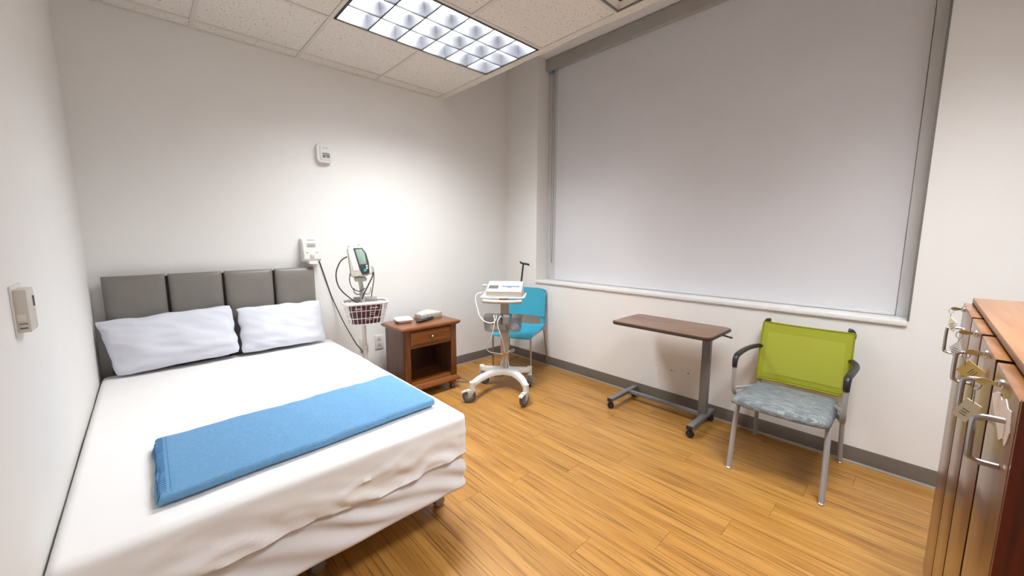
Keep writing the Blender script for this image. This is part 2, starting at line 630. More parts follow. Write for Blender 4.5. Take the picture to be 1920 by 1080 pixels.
MB().box(XL-.12, XW+.25, YB, YB+.12, 0, TOP).build('wall_back', 'wall', kind='structure')
MB().box(XL-.12, XL, 1.0, YB, 0, TOP).build('wall_left', 'wall', kind='structure')
MB().box(XE, XL-.12, 1.0, 1.12, 0, TOP).build('wall_entry_side', 'wall', kind='structure')
MB().box(XE-.12, XE, YF-.12, 1.12, 0, TOP).build('wall_entry_end', 'wall', kind='structure')
MB().box(XE, XW+.25, YF-.12, YF, 0, TOP).build('wall_front', 'wall', kind='structure')
w = MB()
w.box(XW, XW+.25, YF, YB, 0, OZ0)
w.box(XW, XW+.25, YF, YB, OZ1, TOP)
w.box(XW, XW+.25, YF, OY0, OZ0, OZ1)
w.box(XW, XW+.25, OY1, YB, OZ0, OZ1)
w.build('wall_right', 'wall_scuffed', kind='structure')

def baseboard(name, p0, p1, nrm):
    """vinyl cove base from p0 to p1 (2-D), nrm points into the room"""
    d = Vector((p1[0]-p0[0], p1[1]-p0[1], 0))
    n = Vector((nrm[0], nrm[1], 0))
    root = empty(name, (p0[0], p0[1], 0), kind='structure')
    prof = [(0, .102), (.003, .102), (.004, .099), (.004, .012), (0, .012)]
    toe = [(0, .012), (.004, .012), (.0055, .009), (.011, .003), (.0115, 0), (0, 0)]
    for nm, pr, mt in (('cove_base', prof, 'vinyl_base'), ('cove_toe', toe, 'vinyl_toe')):
        m = MB()
        m.rings([[Vector((p0[0], p0[1], 0))+n*a+Vector((0, 0, b)) for a, b in pr], [Vector((p0[0], p0[1], 0))+d+n*a+Vector((0, 0, b)) for a, b in pr]])
        m.build(nm, mt, root, world=True)
baseboard('baseboard_back', (XL, YB), (XW-.004, YB), (0, -1))
baseboard('baseboard_right', (XW, YF), (XW, YB-.004), (-1, 0))
baseboard('baseboard_left', (XL, 1.0), (XL, YB-.012), (1, 0))

# dropped ceiling: tee bars, tiles, plaster edge, slab above
ce = empty('ceiling', (0, 0, CZ), kind='structure')
GX = [2.157-.6096*k for k in range(7)]
GX = [g for g in GX if g > XE]
GY = [3.2146-.6096*k for k in range(7)]
def cell(ix, iy):
    x1 = GX[ix]
    x0 = GX[ix+1] if ix+1 < len(GX) else XE
    y1 = GY[iy] if iy >= 0 else YB
    y0 = GY[iy+1] if iy+1 < len(GY) else YF
    return x0, x1, y0, y1
TROF = {(0, 1), (1, 1), (0, 5), (1, 5)}
VENT = {(0, 3)}
ft = None
for ix in range(len(GX)):
    for iy in range(-1, len(GY)):
        if (ix, iy) in TROF or (ix, iy) in VENT:
            continue
        x0, x1, y0, y1 = cell(ix, iy)
        if y1-y0 < .03 or x1-x0 < .03:
            continue
        if x1 <= XL+.02 and y0 > .9:
            continue
        if y0 > .9:
            x0 = max(x0, XL)
        full = abs(x1-x0-.6096) < .001 and abs(y1-y0-.6096) < .001
        if full and ft is not None:
            o = dup(ft, ce, (x0, y0, 0))
        else:
            t = MB()
            g = .011
            t.box(g-.012, x1-x0-g+.012, g-.012, y1-y0-g+.012, .009, .02)
            t.box(g, x1-x0-g, g, y1-y0-g, .003, .0095, bevel=.002, seg=1)
            o = t.build('ceiling_tile', 'tile', ce)
            o.location = (x0, y0, 0)
            if full:
                ft = o
for g in GX[1:]:
    y1 = YB if g > XL else 1.0
    segs = [(YF, y1)]
    if abs(g-1.5474) < .01:
        segs = [(YF, GY[6]), (GY[5], GY[2]), (GY[1], YB)]
    for a, b in segs:
        MB().box(g-.012, g+.012, a, b, CZ-.002, CZ+.004, bevel=.0008, seg=1).build('tee_bar', 'tee', ce, world=True)
for iy, g in enumerate(GY):
    MB().box(XL if g > 1.0 else XE, GX[0]-.012, g-.012, g+.012, CZ-.0021, CZ+.004, bevel=.0008, seg=1).build('tee_bar', 'tee', ce, world=True)
MB().box(XL, GX[0], YB-.022, YB, CZ-.003, CZ+.003).build('wall_angle', 'tee', ce, world=True)
MB().box(XL, XL+.022, 1.0, YB, CZ-.003, CZ+.003).build('wall_angle', 'tee', ce, world=True)
# plaster edge strip with ragged outer border, and fascia up to the slab
e = MB()
NE = 90
def edge_pt(k, z, inner):
    y = YF+(YB-YF)*k/NE
    xx = GX[0]-.012 if inner else XC+.014*noise.noise(Vector((y*3.2, 1.7, 0)))+.006*noise.noise(Vector((y*14, 5, 0)))
    return Vector((xx, y, z))
e.rings([[edge_pt(k, CZ-.004, True), edge_pt(k, CZ-.006, False), edge_pt(k, CZ+.03, False), edge_pt(k, CZ+.03, True)] for k in range(NE+1)])
e.build('plaster_edge', 'plaster', ce, world=True)
MB().box(GX[0]+.02, XC-.012, YF, YB, CZ+.02, TOP).build('pocket_fascia', 'wall', ce, world=True)
MB().box(XE, GX[0]+.02, YF, YB, CZ+.2, CZ+.24).build('plenum_deck', 'wall', ce, world=True)
MB().box(GX[0]+.02, XW+.25, YF, YB, TOP, TOP+.06).build('pocket_ceiling', 'wall', ce, world=True)

# ------------------------------------------------------------------ ceiling fixtures
def troffer(iy, label, power=1.0):
    x1, y1 = GX[0]-.012, GY[iy]-.012
    x0, y0 = GX[2]+.012, GY[iy+1]+.012
    cx, cy = (x0+x1)/2, (y0+y1)/2
    root = empty('ceiling_light', (cx, cy, CZ), label=label, cat='ceiling light', group='recessed louvred ceiling lights')
    LX, LY = x1-x0, y1-y0
    D = .14
    t = .004
    h = MB()
    h.box(-LX/2, LX/2, -LY/2, LY/2, D, D+t)
    h.box(-LX/2, -LX/2+t, -LY/2, LY/2, .004, D)
    h.box(LX/2-t, LX/2, -LY/2, LY/2, .004, D)
    h.box(-LX/2, LX/2, -LY/2, -LY/2+t, .004, D)
    h.box(-LX/2, LX/2, LY/2-t, LY/2, .004, D)
    h.build('housing', 'louver', root)
    f = MB()
    wd_ = .014
    f.box(-LX/2, LX/2, -LY/2, -LY/2+wd_, -.004, .006)
    f.box(-LX/2, LX/2, LY/2-wd_, LY/2, -.004, .006)
    f.box(-LX/2, -LX/2+wd_, -LY/2, LY/2, -.004, .006)
    f.box(LX/2-wd_, LX/2, -LY/2, LY/2, -.004, .006)
    f.build('trim_frame', 'black_trim', root)
    ix, iy_ = LX/2-wd_, LY/2-wd_
    HB = .075
    # curved blade section, thin at the bottom and wide at the top
    sec = [(.0012, 0), (.004, .02), (.009, .045), (.018, HB), (-.018, HB), (-.009, .045), (-.004, .02), (-.0012, 0)]
    for k in (1, 2):
        yy = -iy_+2*iy_*k/3
        b = MB()
        b.rings([[Vector((xx, yy+a, .003+c)) for a, c in sec] for xx in (-ix, ix)])
        bo = b.build('louver_blade', 'louver_metal', root)
        MB().box(-ix, ix, yy-.0042, yy+.0042, -.003, .0035).build('blade_edge_shade', 'blade_edge_shade', bo)  # added strip, its dark colour is the blade's shaded underside
    for k in range(1, 6):
        xx = -ix+2*ix*k/6
        for j in range(3):
            ya, yb_ = -iy_+2*iy_*j/3+.0013, -iy_+2*iy_*(j+1)/3-.0013
            b = MB()
            b.rings([[Vector((xx+a, yy, .003+c)) for a, c in sec] for yy in (ya, yb_)])
            bo = b.build('louver_blade', 'louver_metal', root)
            MB().box(xx-.0042, xx+.0042, ya, yb_, -.003, .0035).build('blade_edge_shade', 'blade_edge_shade', bo)  # same painted shade under the cross blades
    # sloping side reflectors
    s = MB()
    for sg in (-1, 1):
        s.rings([[Vector((xx, sg*(iy_-a), .003+c)) for a, c in ((0, 0), (.004, .03), (.014, HB), (-.0, HB))] for xx in (-ix, ix)])
        s.rings([[Vector((sg*(ix-a), yy, .003+c)) for a, c in ((0, 0), (.004, .03), (.014, HB), (-.0, HB))] for yy in (-iy_, iy_)])
    s.build('side_reflector', 'louver_metal', root)
    for k in range(3):
        yy = -iy_+2*iy_*(k+.5)/3
        b = MB()
        b.cyl((-ix+.01, yy, .115), (ix-.01, yy, .115), .013, seg=10)
        b.build('fluorescent_tube', 'tube', root)
    ld = bpy.data.lights.new('tube_light', 'AREA')
    ld.shape = 'RECTANGLE'
    ld.size = 2*ix-.04
    ld.size_y = 2*iy_-.03
    ld.energy = LAMP_POWER*power
    ld.color = (.92, .965, 1.0)
    ld.spread = R(138)
    lo = bpy.data.objects.new('tube_light', ld)
    COL.objects.link(lo)
    lo.parent = root
    lo.location = (0, 0, .098)
    return root
troffer(1, 'lit recessed ceiling light with a grid of white louvre cells above the bed', .9)
troffer(5, 'lit recessed louvred ceiling light nearest the cabinet, farther from the bed', .9)

x0, x1, y0, y1 = cell(0, 3)
av = empty('air_vent', ((x0+x1)/2, (y0+y1)/2, CZ), label='square grey-edged ceiling air vent beside the plaster edge', cat='air vent')
v = MB()
for k in range(4):
    a, b_ = .292-.07*k, .262-.07*k
    zz = .002+.012*k
    v.rings([[Vector((a*c, a*s_, zz)) for c, s_ in ((1, 1), (-1, 1), (-1, -1), (1, -1))], [Vector((b_*c, b_*s_, zz+.03)) for c, s_ in ((1, 1), (-1, 1), (-1, -1), (1, -1))]], caps=False)
v.box(-.05, .05, -.05, .05, .05, .055)
v.build('vent_cone', 'tee', av)
f = MB()
for (a, b_, c, d) in ((-.297, .297, -.297, -.285), (-.297, .297, .285, .297), (-.297, -.285, -.297, .297), (.285, .297, -.297, .297)):
    f.box(a, b_, c, d, -.003, .004)
f.build('vent_frame', 'cable_grey', av)
MB().box(-.297, .297, -.297, .297, .075, .08).build('vent_box', 'dark_grey_plastic', av)

# ------------------------------------------------------------------ window, sill, roller shade
wi = empty('window_1', (XW+.22, (OY0+OY1)/2, OZ0), kind='structure')
f = MB()
FX0, FX1 = XW+.20, XW+.25
f.box(FX0, FX1, OY0, OY0+.05, OZ0, OZ1, bevel=.003)
f.box(FX0, FX1, OY1-.05, OY1, OZ0, OZ1, bevel=.003)
f.box(FX0, FX1, OY0+.05, OY1-.05, OZ0, OZ0+.06, bevel=.003)
f.box(FX0, FX1, OY0+.05, OY1-.05, OZ1-.06, OZ1, bevel=.003)
f.build('window_frame', 'frame_grey', wi, world=True)
MB().box(FX0+.02, FX0+.026, OY0+.05, OY1-.05, OZ0+.06, OZ1-.06).build('glass_pane', 'glass', wi, world=True)
MB().box(XW-.016, XW+.20, OY0-.0, OY1+.0, OZ0, OZ0+.028, bevel=.004).build('window_sill', 'white_paint', wi, world=True)
# thin metal bead up the right edge of the opening
MB().box(XW-.003, XW+.006, OY0-.006, OY0+.004, OZ0+.03, OZ1).build('corner_bead', 'cable_grey', wi, world=True)
MB().box(XW+.174, XW+.200, OY0, OY0+.090, OZ0+.028, OZ1-.12, bevel=.003).build('side_channel', 'channel_grey', wi, world=True)
MB().box(XW+.150, XW+.174, OY0, OY0+.054, OZ0+.028, OZ1-.12, bevel=.003).build('side_channel', 'channel_grey', wi, world=True)
MB().box(XW+.172, XW+.200, OY1-.135, OY1, OZ0+.028, OZ1-.12, bevel=.003).build('side_channel', 'channel_grey', wi, world=True)

rs = empty('roller_shade', (XW+.14, (OY0+OY1)/2, OZ0+.03), label='wide grey roller shade pulled down over the window', cat='roller shade')
MB().box(XW+.115, XW+.195, OY0+.012, OY1-.004, OZ1-.118, OZ1-.006, bevel=.004).build('cassette', 'cassette', rs, world=True)
def shade_f(u, v_, dx=0):
    y = OY0+.058+(OY1-.125-OY0-.058)*u
    z = OZ0+.045+(OZ1-.10-OZ0-.045)*v_
    return Vector((XW+.165+dx+.0035*noise.noise(Vector((y*1.6, z*.9, 0))), y, z))
MB().slab(lambda u, v_: shade_f(u, v_), lambda u, v_: shade_f(u, v_, .0012), 40, 30).build('shade_fabric', 'shade', rs, world=True, angle=60)
MB().box(XW+.156, XW+.172, OY0+.058, OY1-.125, OZ0+.03, OZ0+.05, bevel=.003).build('bottom_rail', 'shade', rs, world=True)
m = MB()
m.lathe([(.004, -.03), (.010, -.026), (.012, -.012), (.010, 0), (.004, .004)], (XW+.15, OY1-.075, OZ1-.118), 14)
m.build('clutch', 'shade_blue', rs, world=True)
m = MB()
yy = OY1-.06
m.tube(catmull([(XW+.135, yy-.028, OZ1-.14), (XW+.136, yy-.026, 2.2), (XW+.136, yy-.024, 1.4), (XW+.138, yy-.033, 1.10)], 8), .0024, 6)
m.tube(catmull([(XW+.135, yy-.05, OZ1-.14), (XW+.136, yy-.052, 2.2), (XW+.136, yy-.050, 1.5), (XW+.138, yy-.04, 1.10)], 8), .0024, 6)
m.build('pull_chain', 'cable_grey', rs, world=True)

# ------------------------------------------------------------------ bed
BX0, BX1, BY0, BY1 = -.250, 1.028, 1.392, 3.235
ZT, ZS, ZBB = .560, .375, .195
bed = empty('bed', ((BX0+BX1)/2, (BY0+BY1)/2, 0), label='double bed with white box spring and grey padded headboard along the left wall', cat='bed')
hb = MB().box(-.205, .945, YB-.047, YB-.022, .30, 1.128, bevel=.004).build('headboard', 'board_dark', bed, world=True, label='headboard of four grey padded panels')
for (a, b_) in ((-.211, .070), (.084, .360), (.374, .661), (.675, .948)):
    cx, wdt = (a+b_)/2, b_-a
    zz0, zz1 = .42, 1.140
    yF, yBk = YB-.047, YB-.047
    def pf(u, v_, cx=cx, wdt=wdt):
        a_, b2 = 2*u-1, 2*v_-1
        puff = (1-abs(a_)**6)**.5*(1-abs(b2)**8)**.5 if abs(a_) < 1 and abs(b2) < 1 else 0
        y = YB-.0475-.012-.030*puff
        return Vector((cx+a_*wdt/2, y, zz0+(zz1-zz0)*v_))
    def pb(u, v_, cx=cx, wdt=wdt):
        return Vector((cx+(2*u-1)*wdt/2, YB-.0475, zz0+(zz1-zz0)*v_))
    def warp(u):   # denser samples towards the edges
        return .5-.5*math.cos(math.pi*u)
    MB().slab(lambda u, v_: pf(warp(u), warp(v_)), lambda u, v_: pb(warp(u), warp(v_)), 20, 26).build('headboard_panel', 'leather', hb, world=True, angle=50)
# steel bed frame, legs with castors
m = MB()
for yy in (BY0+.22, 2.3, BY1-.15):
    m.box(BX0+.03, BX1-.03, yy-.018, yy+.018, ZBB-.03, ZBB-.004)
for xx in (BX0+.03, BX1-.05):
    m.box(xx, xx+.025, BY0+.10, BY1-.05, ZBB-.03, ZBB-.004)
m.build('bed_frame', 'steel', bed, world=True)
for (xx, yy) in ((.985, 1.60), (.40, 1.60), (-.18, 1.60), (.985, 3.08), (-.18, 3.08)):
    lg = MB().cyl((xx, yy, .062), (xx, yy, ZBB-.03), .016, seg=12).build('leg', 'chrome', bed, world=True)
    MB().lathe([(.010, -.02), (.027, -.018), (.031, -.010), (.031, .010), (.027, .018), (.010, .02)], (xx, yy, .031), 20, 'y').build('caster', 'steel', lg, world=True)
# box spring with creased cover
def wrinkle(p, amp, fx, fz, seed):
    return amp*noise.noise(Vector((p[0]*fx+seed, p[1]*fz, seed*1.3)))
def drape(x0, x1, y0, y1, zt, r, drop, nx, ny, disp, rz=True):
    """cloth over a slab: flat top, rounded edge, sides hanging by drop(s)"""
    arc = r*math.pi/2
    side = 12
    def axis(lo, hi, n):
        inner = [lo+(hi-lo)*k/n for k in range(n+1)]
        ext = [.006, .015, .025, .036, .047, .058, .07, .082, .094, .106, .118, .13, .142, .154, .166, .178, .19, .2]
        return [(lo, -t_/.2) for t_ in reversed(ext)] + [(p, 0) for p in inner] + [(hi, t_/.2) for t_ in ext]
    ax, ay = axis(x0+r, x1-r, nx), axis(y0+r, y1-r, ny)
    def pos(a, b_):
        (px, ex), (py, ey) = a, b_
        t_ = max(abs(ex), abs(ey))
        if t_ == 0:
            n = Vector((0, 0, 0))
            L_ = 0
        else:
            n = Vector((ex, ey, 0)).normalized()
            q = Vector((px, py, 0))
            L_ = t_*(arc+drop(px, py, n)-r)
        base = Vector((px, py, zt))
        if L_ < arc:
            th = L_/r
            p = base+n*r*math.sin(th)
            p.z = zt-r*(1-math.cos(th))
            nn = n*math.sin(th)+Vector((0, 0, 1))*math.cos(th)
        else:
            p = base+n*r
            p.z = zt-r-(L_-arc)
            nn = n
        return p+nn*disp(p, nn)
    return ax, ay, pos

def fold(p, nn):
    """creases in the hanging cloth, stronger low down on the foot end"""
    d = .0025*noise.noise(Vector((p.x*3, p.y*3, p.z*3)))+.0012*noise.noise(Vector((p.x*11, p.y*9, p.z*9)))
    if nn.z > .6:
        return d
    if nn.x < -.5:
        return 0
    k = min(1, max(0, (ZT-.03-p.z)/.10))*(.45 if nn.x > .7 else 1)
    s = p.x*nn.y*-1+p.y*nn.x
    a = noise.noise(Vector(((p.x+p.y)*5.5+p.z*9, p.z*7-(p.x)*2.0, 3.1)))
    b = noise.noise(Vector(((p.x+p.y)*12+p.z*20, p.z*12-p.x*4, 9.4)))
    c = 1-abs(noise.noise(Vector(((p.x+p.y)*3.2+p.z*9, p.z*9-p.x*3, 5.5))))*4
    e2 = noise.noise(Vector(((p.x+p.y)*22+p.z*34, p.z*26-p.x*9, 2.2)))
    return d+k*(.012*a+.008*b+.014*max(0, c)+.004*e2) + .003
def hem(px, py, n):
    s = px if abs(n.y) > abs(n.x) else py
    return ZT-(ZS-.012+.012*math.sin(s*6.3+1.0)+.016*noise.noise(Vector((s*4, 2, 0)))+.02*max(0, (.5-abs(s-.45))*(1 if n.y < -.5 else 0)))
ax, ay, pos = drape(BX0-.008, BX1-.002, BY0+.004, BY1, ZT, .030, hem, 90, 70, fold)
m = MB()
out_ = [[pos(a, b_) for b_ in ay] for a in ax]
grid_v = [[m.bm.verts.new(p) for p in row] for row in out_]
for i in range(len(ax)-1):
    for j in range(len(ay)-1):
        m.bm.faces.new((grid_v[i][j], grid_v[i+1][j], grid_v[i+1][j+1], grid_v[i][j+1]))
# turn the hem under so the cloth has a rolled lower edge
loop = [grid_v[i][0] for i in range(len(ax))]+[grid_v[-1][j] for j in range(1, len(ay))]+[grid_v[i][-1] for i in range(len(ax)-2, -1, -1)]+[grid_v[0][j] for j in range(len(ay)-2, 0, -1)]
cen = Vector(((BX0+BX1)/2, (BY0+BY1)/2, 0))
inn = []
for vv in loop:
    d = Vector((cen.x-vv.co.x, cen.y-vv.co.y, 0))
    sx = 1 if d.x > 0 else -1
    sy = 1 if d.y > 0 else -1
    inn.append(m.bm.verts.new((vv.co.x+sx*min(.006, abs(d.x)), vv.co.y+sy*min(.006, abs(d.y)), vv.co.z-.001)))
n_ = len(loop)
for k in range(n_):
    m.bm.faces.new((loop[k], loop[(k+1) % n_], inn[(k+1) % n_], inn[k]))
m.build('bed_sheet', 'sheet', label='plain white sheet fitted over the mattress of the bed', cat='bed sheet', angle=70)
MB().box(BX0+.025, BX1-.03, BY0+.035, BY1-.02, ZS+.004, ZT-.012, bevel=.03, seg=3).build('mattress', 'box_cover', bed, world=True)
# box spring
m = MB()
def bs_ring(z, inset):
    pts = []
    r_ = .035
    ox0, ox1, oy0, oy1 = BX0+inset, BX1-inset, BY0+inset, BY1-inset
    def seg_(p, q, n):
        return [(p[0]+(q[0]-p[0])*k/n, p[1]+(q[1]-p[1])*k/n) for k in range(n)]
    cor = [((ox0+r_, oy0), (ox1-r_, oy0), 70), ((ox1, oy0+r_), (ox1, oy1-r_), 50), ((ox1-r_, oy1), (ox0+r_, oy1), 8), ((ox0, oy1-r_), (ox0, oy0+r_), 8)]
    cc = [(ox1-r_, oy0+r_, -90), (ox1-r_, oy1-r_, 0), (ox0+r_, oy1-r_, 90), (ox0+r_, oy0+r_, 180)]
    for (p, q, n), (cx, cy, a0) in zip(cor, cc):
        pts += seg_(p, q, n)
        pts += [(cx+r_*math.cos(R(a0+90*k/5)), cy+r_*math.sin(R(a0+90*k/5))) for k in range(5)]
    res = []
    for (px, py) in pts:
        t = (z-ZBB)/(ZS-ZBB)
        k = math.sin(math.pi*min(1, max(0, t)))**.6
        a = math.sin((px-py)*26+z*60+2.6*noise.noise(Vector((px*4, py*4, z*6))))
        g = .5+.5*noise.noise(Vector((px*3.1, py*3.1, z*4)))
        d = -.020*t**.8+.003+k*(.0085*a*g*1.6+.004*noise.noise(Vector((px*9, py*9, z*16))))
        cx_, cy_ = (BX0+BX1)/2, (BY0+BY1)/2
        nx_ = 1 if px > ox1-.02 else (-1 if px < ox0+.02 else 0)
        ny_ = -1 if py < oy0+.02 else 0
        res.append(Vector((px+nx_*d, py+ny_*d, z)))
    return res
zs = [ZBB, ZBB+.006, ZBB+.015]+[ZBB+.015+(ZS-ZBB-.03)*k/18 for k in range(1, 19)]+[ZS-.006, ZS]
ins = [.02, .006, .001]+[0]*18+[.006, .02]
m.rings([bs_ring(z, i_) for z, i_ in zip(zs, ins)])
m.build('box_spring', 'box_cover', bed, world=True, angle=60)

# pillows: cushions that lean on the headboard
def pillow(cx, w, hgt, yb, zb, yt, zt, th, seed, roll, label, crease=1.0, skew=0):
    """lower edge at (yb, zb), upper edge at (yt, zt)"""
    upv = Vector((0, yt-yb, zt-zb)).normalized()
    nrm = Vector((0, -upv.z, upv.y))
    cen = Vector((cx, (yb+yt)/2, (zb+zt)/2))
    hgt = (Vector((0, yt, zt))-Vector((0, yb, zb))).length
    def surf(u, v_, sg):
        a, b_ = -math.cos(math.pi*u), -math.cos(math.pi*v_)
        # outline pulled in along the sides, corners stay out
        ex = 1-.035*(1-abs(a)**2)*0-.03*(1-b_*b_)*(abs(a)**6)
        ey = 1-.045*(1-a*a)*(abs(b_)**6)
        px, py = a*ex*w/2+skew*b_*max(0, -a), b_*ey*hgt/2
        cr = (abs(a)*abs(b_))**7
        px, py = px*(1-.035*cr), py*(1-.06*cr)
        edge = max(0, (1-abs(a)**2.6))*max(0, (1-abs(b_)**2.4))
        t = th/2*edge**.48
        t *= 1+.10*noise.noise(Vector((a*1.3+seed, b_*1.1, seed)))
        wv = crease*(.010*noise.noise(Vector((a*2.2+b_*3+seed, b_*2.5-a*1.5, seed*2)))+.030*max(0, .42-abs(noise.noise(Vector((a*1.2-b_*.6+seed*3, b_*3.2+a*1.7, 1.5)))))*edge+.004*noise.noise(Vector((a*7+b_*9, b_*8+a*4, seed))))
        rr = Vector((1, 0, 0))*math.cos(roll)+upv*math.sin(roll)
        uu = upv*math.cos(roll)-Vector((1, 0, 0))*math.sin(roll)
        p = cen+rr*px+uu*py+nrm*sg*(t+(wv if sg > 0 else 0)*min(1, edge*5))
        p += rr*.014*noise.noise(Vector((b_*3.2+seed, a*2, 3)))*abs(a)**3+uu*.013*noise.noise(Vector((a*3.0+seed, b_, 7)))*(.3+.7*max(0, b_))
        return p
    m = MB()
    nu, nv = 56, 36
    A = [[m.bm.verts.new(surf(i/nu, j/nv, 1)) for j in range(nv+1)] for i in range(nu+1)]
    B = [[A[i][j] if i in (0, nu) or j in (0, nv) else m.bm.verts.new(surf(i/nu, j/nv, -1)) for j in range(nv+1)] for i in range(nu+1)]
    for i in range(nu):
        for j in range(nv):
            m.bm.faces.new((A[i][j], A[i+1][j], A[i+1][j+1], A[i][j+1]))
            q = [B[i][j], B[i][j+1], B[i+1][j+1], B[i+1][j]]
            try:
                m.bm.faces.new(q)
            except ValueError:
                pass
    return m.build('pillow', 'pillow', label=label, cat='pillow', group='pillows against the headboard', angle=80)
pillow(.088, .628, .36, 3.125, .578, 3.228, .905, .145, 1.7, R(2.4), 'white pillow with long diagonal creases, next to the left wall', 1.25, -.026)
pillow(.686, .548, .34, 3.125, .578, 3.228, .888, .130, 5.2, R(-.3), 'smoother white pillow on the bed half nearest the nightstand', .7)

# folded blanket
TBX0, TBX1 = -.036, .948
def blanket():
    th = .0066
    lay = 4
    path = []
    def run(y0, y1, z, n=16):
        for q in range(n+1):
            path.append((y0+(y1-y0)*q/n, z))
    def turn(y, z0, z1, sg, n=6):
        for q in range(1, n):
            an = math.pi*q/n
            path.append((y+sg*abs(z1-z0)*.55*math.sin(an), (z0+z1)/2+(z0-z1)/2*math.cos(an)))
    zb_, zt_ = .0040, .0262
    run(.455, .010, zb_)
    turn(.010, zb_, zt_, -1, 9)
    run(.010, .452, zt_)
    turn(.452, zt_, .0188, 1, 4)
    run(.452, .022, .0188)
    turn(.022, .0188, .0114, -1, 4)
    run(.022, .452, .0114)
    N = len(path)
    nrm = []
    for i in range(N):
        p, q = path[max(i-1, 0)], path[min(i+1, N-1)]
        d = Vector((q[0]-p[0], q[1]-p[1]))
        d.normalize()
        nrm.append((-d.y, d.x))
    m = MB()
    nx = 64
    def pt(i, t, k):
        x = TBX0+(TBX1-TBX0)*t
        y, z = path[i][0]+nrm[i][0]*th*.5*k, path[i][1]+nrm[i][1]*th*.5*k
        lvl = min(1.1, z/.0262)
        yb_ = 1.506+.050*t+.012*noise.noise(Vector((t*3, 4, 0)))   # front edge of the stack in the room
        z += lvl*(.004*noise.noise(Vector((t*4, y*6, 1)))+.0025*noise.noise(Vector((t*11, y*12, 4)))+.0035*max(0, .3-abs(noise.noise(Vector((t*9-y*7, y*9+t*3, 6)))))*3)+.004*lvl
        y2 = y*(.46/.455)+lvl*.004*noise.noise(Vector((t*5, 9, 0)))
        xx = x+(.010*noise.noise(Vector((y*9, path[i][1]*300, 2)))-.012*(1-lvl))*(1 if t < .05 else 0)
        return Vector((xx, yb_+y2, ZT+.006+z))
    rings = []
    for ii in range(nx+1):
        t = ii/nx
        rings.append([pt(i, t, 1) for i in range(N)]+[pt(i, t, -1) for i in reversed(range(N))])
    vs = [[m.bm.verts.new(p) for p in r_] for r_ in rings]
    nn = len(vs[0])
    for a in range(nx):
        for k in range(nn):
            m.bm.faces.new((vs[a][k], vs[a][(k+1) % nn], vs[a+1][(k+1) % nn], vs[a+1][k]))
    for end in (0, nx):
        for i in range(N-1):
            m.bm.faces.new((vs[end][i], vs[end][i+1], vs[end][nn-2-i], vs[end][nn-1-i]))
    o = m.build('blanket', 'blanket', label='folded sky blue blanket lying across the foot of the bed', cat='blanket', angle=50)
    # blanket stitch along the near-left hem
    s = MB()
    top = ZT+.006+.0262+.0033+.004
    def tz(t, y):
        lvl = 1
        return top+(.004*noise.noise(Vector((t*4, y*6, 1)))+.0025*noise.noise(Vector((t*11, y*12, 4)))+.0035*max(0, .3-abs(noise.noise(Vector((t*9-y*7, y*9+t*3, 6)))))*3)
    for k in range(40):
        y = .012+.43*k/39
        a = Vector((TBX0-.001, 1.506+y, tz(0, y)+.0012))
        b_ = Vector((TBX0+.016, 1.508+y, tz(.016, y)+.0016))
        s.tube([a, b_], .0011, 5)
    pts = [Vector((TBX0+.026, 1.508+y_, tz(.026, y_)+.0008)) for y_ in [.01+.435*k/20 for k in range(21)]]
    s.tube(pts, .0009, 5)
    st = s.build('hem_stitching', 'blanket_dark', o, world=True)
    return o
blanket()

# ------------------------------------------------------------------ things on the walls
def wall_box(name, x0, x1, z0, z1, d, m_, parent=None, r=.012, y=None, **kw):
    """rounded plate on the back wall"""
    yy = YB if y is None else y
    pts = [((x0+x1)/2+a, (z0+z1)/2+b_) for a, b_ in rrect(x1-x0, z1-z0, r)]
    mm = MB()
    mtx = Matrix(((1, 0, 0, 0), (0, 0, -1, yy), (0, 1, 0, 0), (0, 0, 0, 1)))
    mm.prism(pts, 0.0005, d, bevel=min(r*.4, d*.4), mtx=mtx)
    return mm.build(name, m_, parent, world=parent is not None, **kw)
ws = empty('wall_alarm', (1.087, YB, 1.958), label='small white rounded alarm unit high on the wall above the bed', cat='alarm')
wall_box('case', 1.032, 1.142, 1.956, 2.096, .038, 'white_plastic', ws, r=.022)
wall_box('front_plate', 1.054, 1.136, 1.975, 2.088, .044, 'white_plastic', ws, r=.012)
wall_box('badge', 1.066, 1.126, 1.986, 2.030, .0455, 'light_grey_plastic', ws, r=.008)
m = MB()
for (a, b_, c, d) in ((1.070, 1.122, 2.018, 2.026), (1.070, 1.088, 1.992, 2.010), (1.100, 1.122, 1.996, 2.012), (1.090, 1.098, 2.002, 2.014)):
    m.box(a, b_, YB-.0462, YB-.045, c, d)
m.build('badge_print', 'print_grey', ws, world=True)
m = MB()
for k in range(3):
    m.box(1.0312, 1.0330, YB-.022, YB-.016, 2.045-.020*k, 2.052-.020*k)
m.build('side_lights', 'red_dot', ws, world=True)
m = MB()
for k in range(2):
    m.box(1.076, 1.112, YB-.0446, YB-.0436, 2.060+.008*k, 2.064+.008*k)
m.build('name_print', 'light_grey_plastic', ws, world=True)

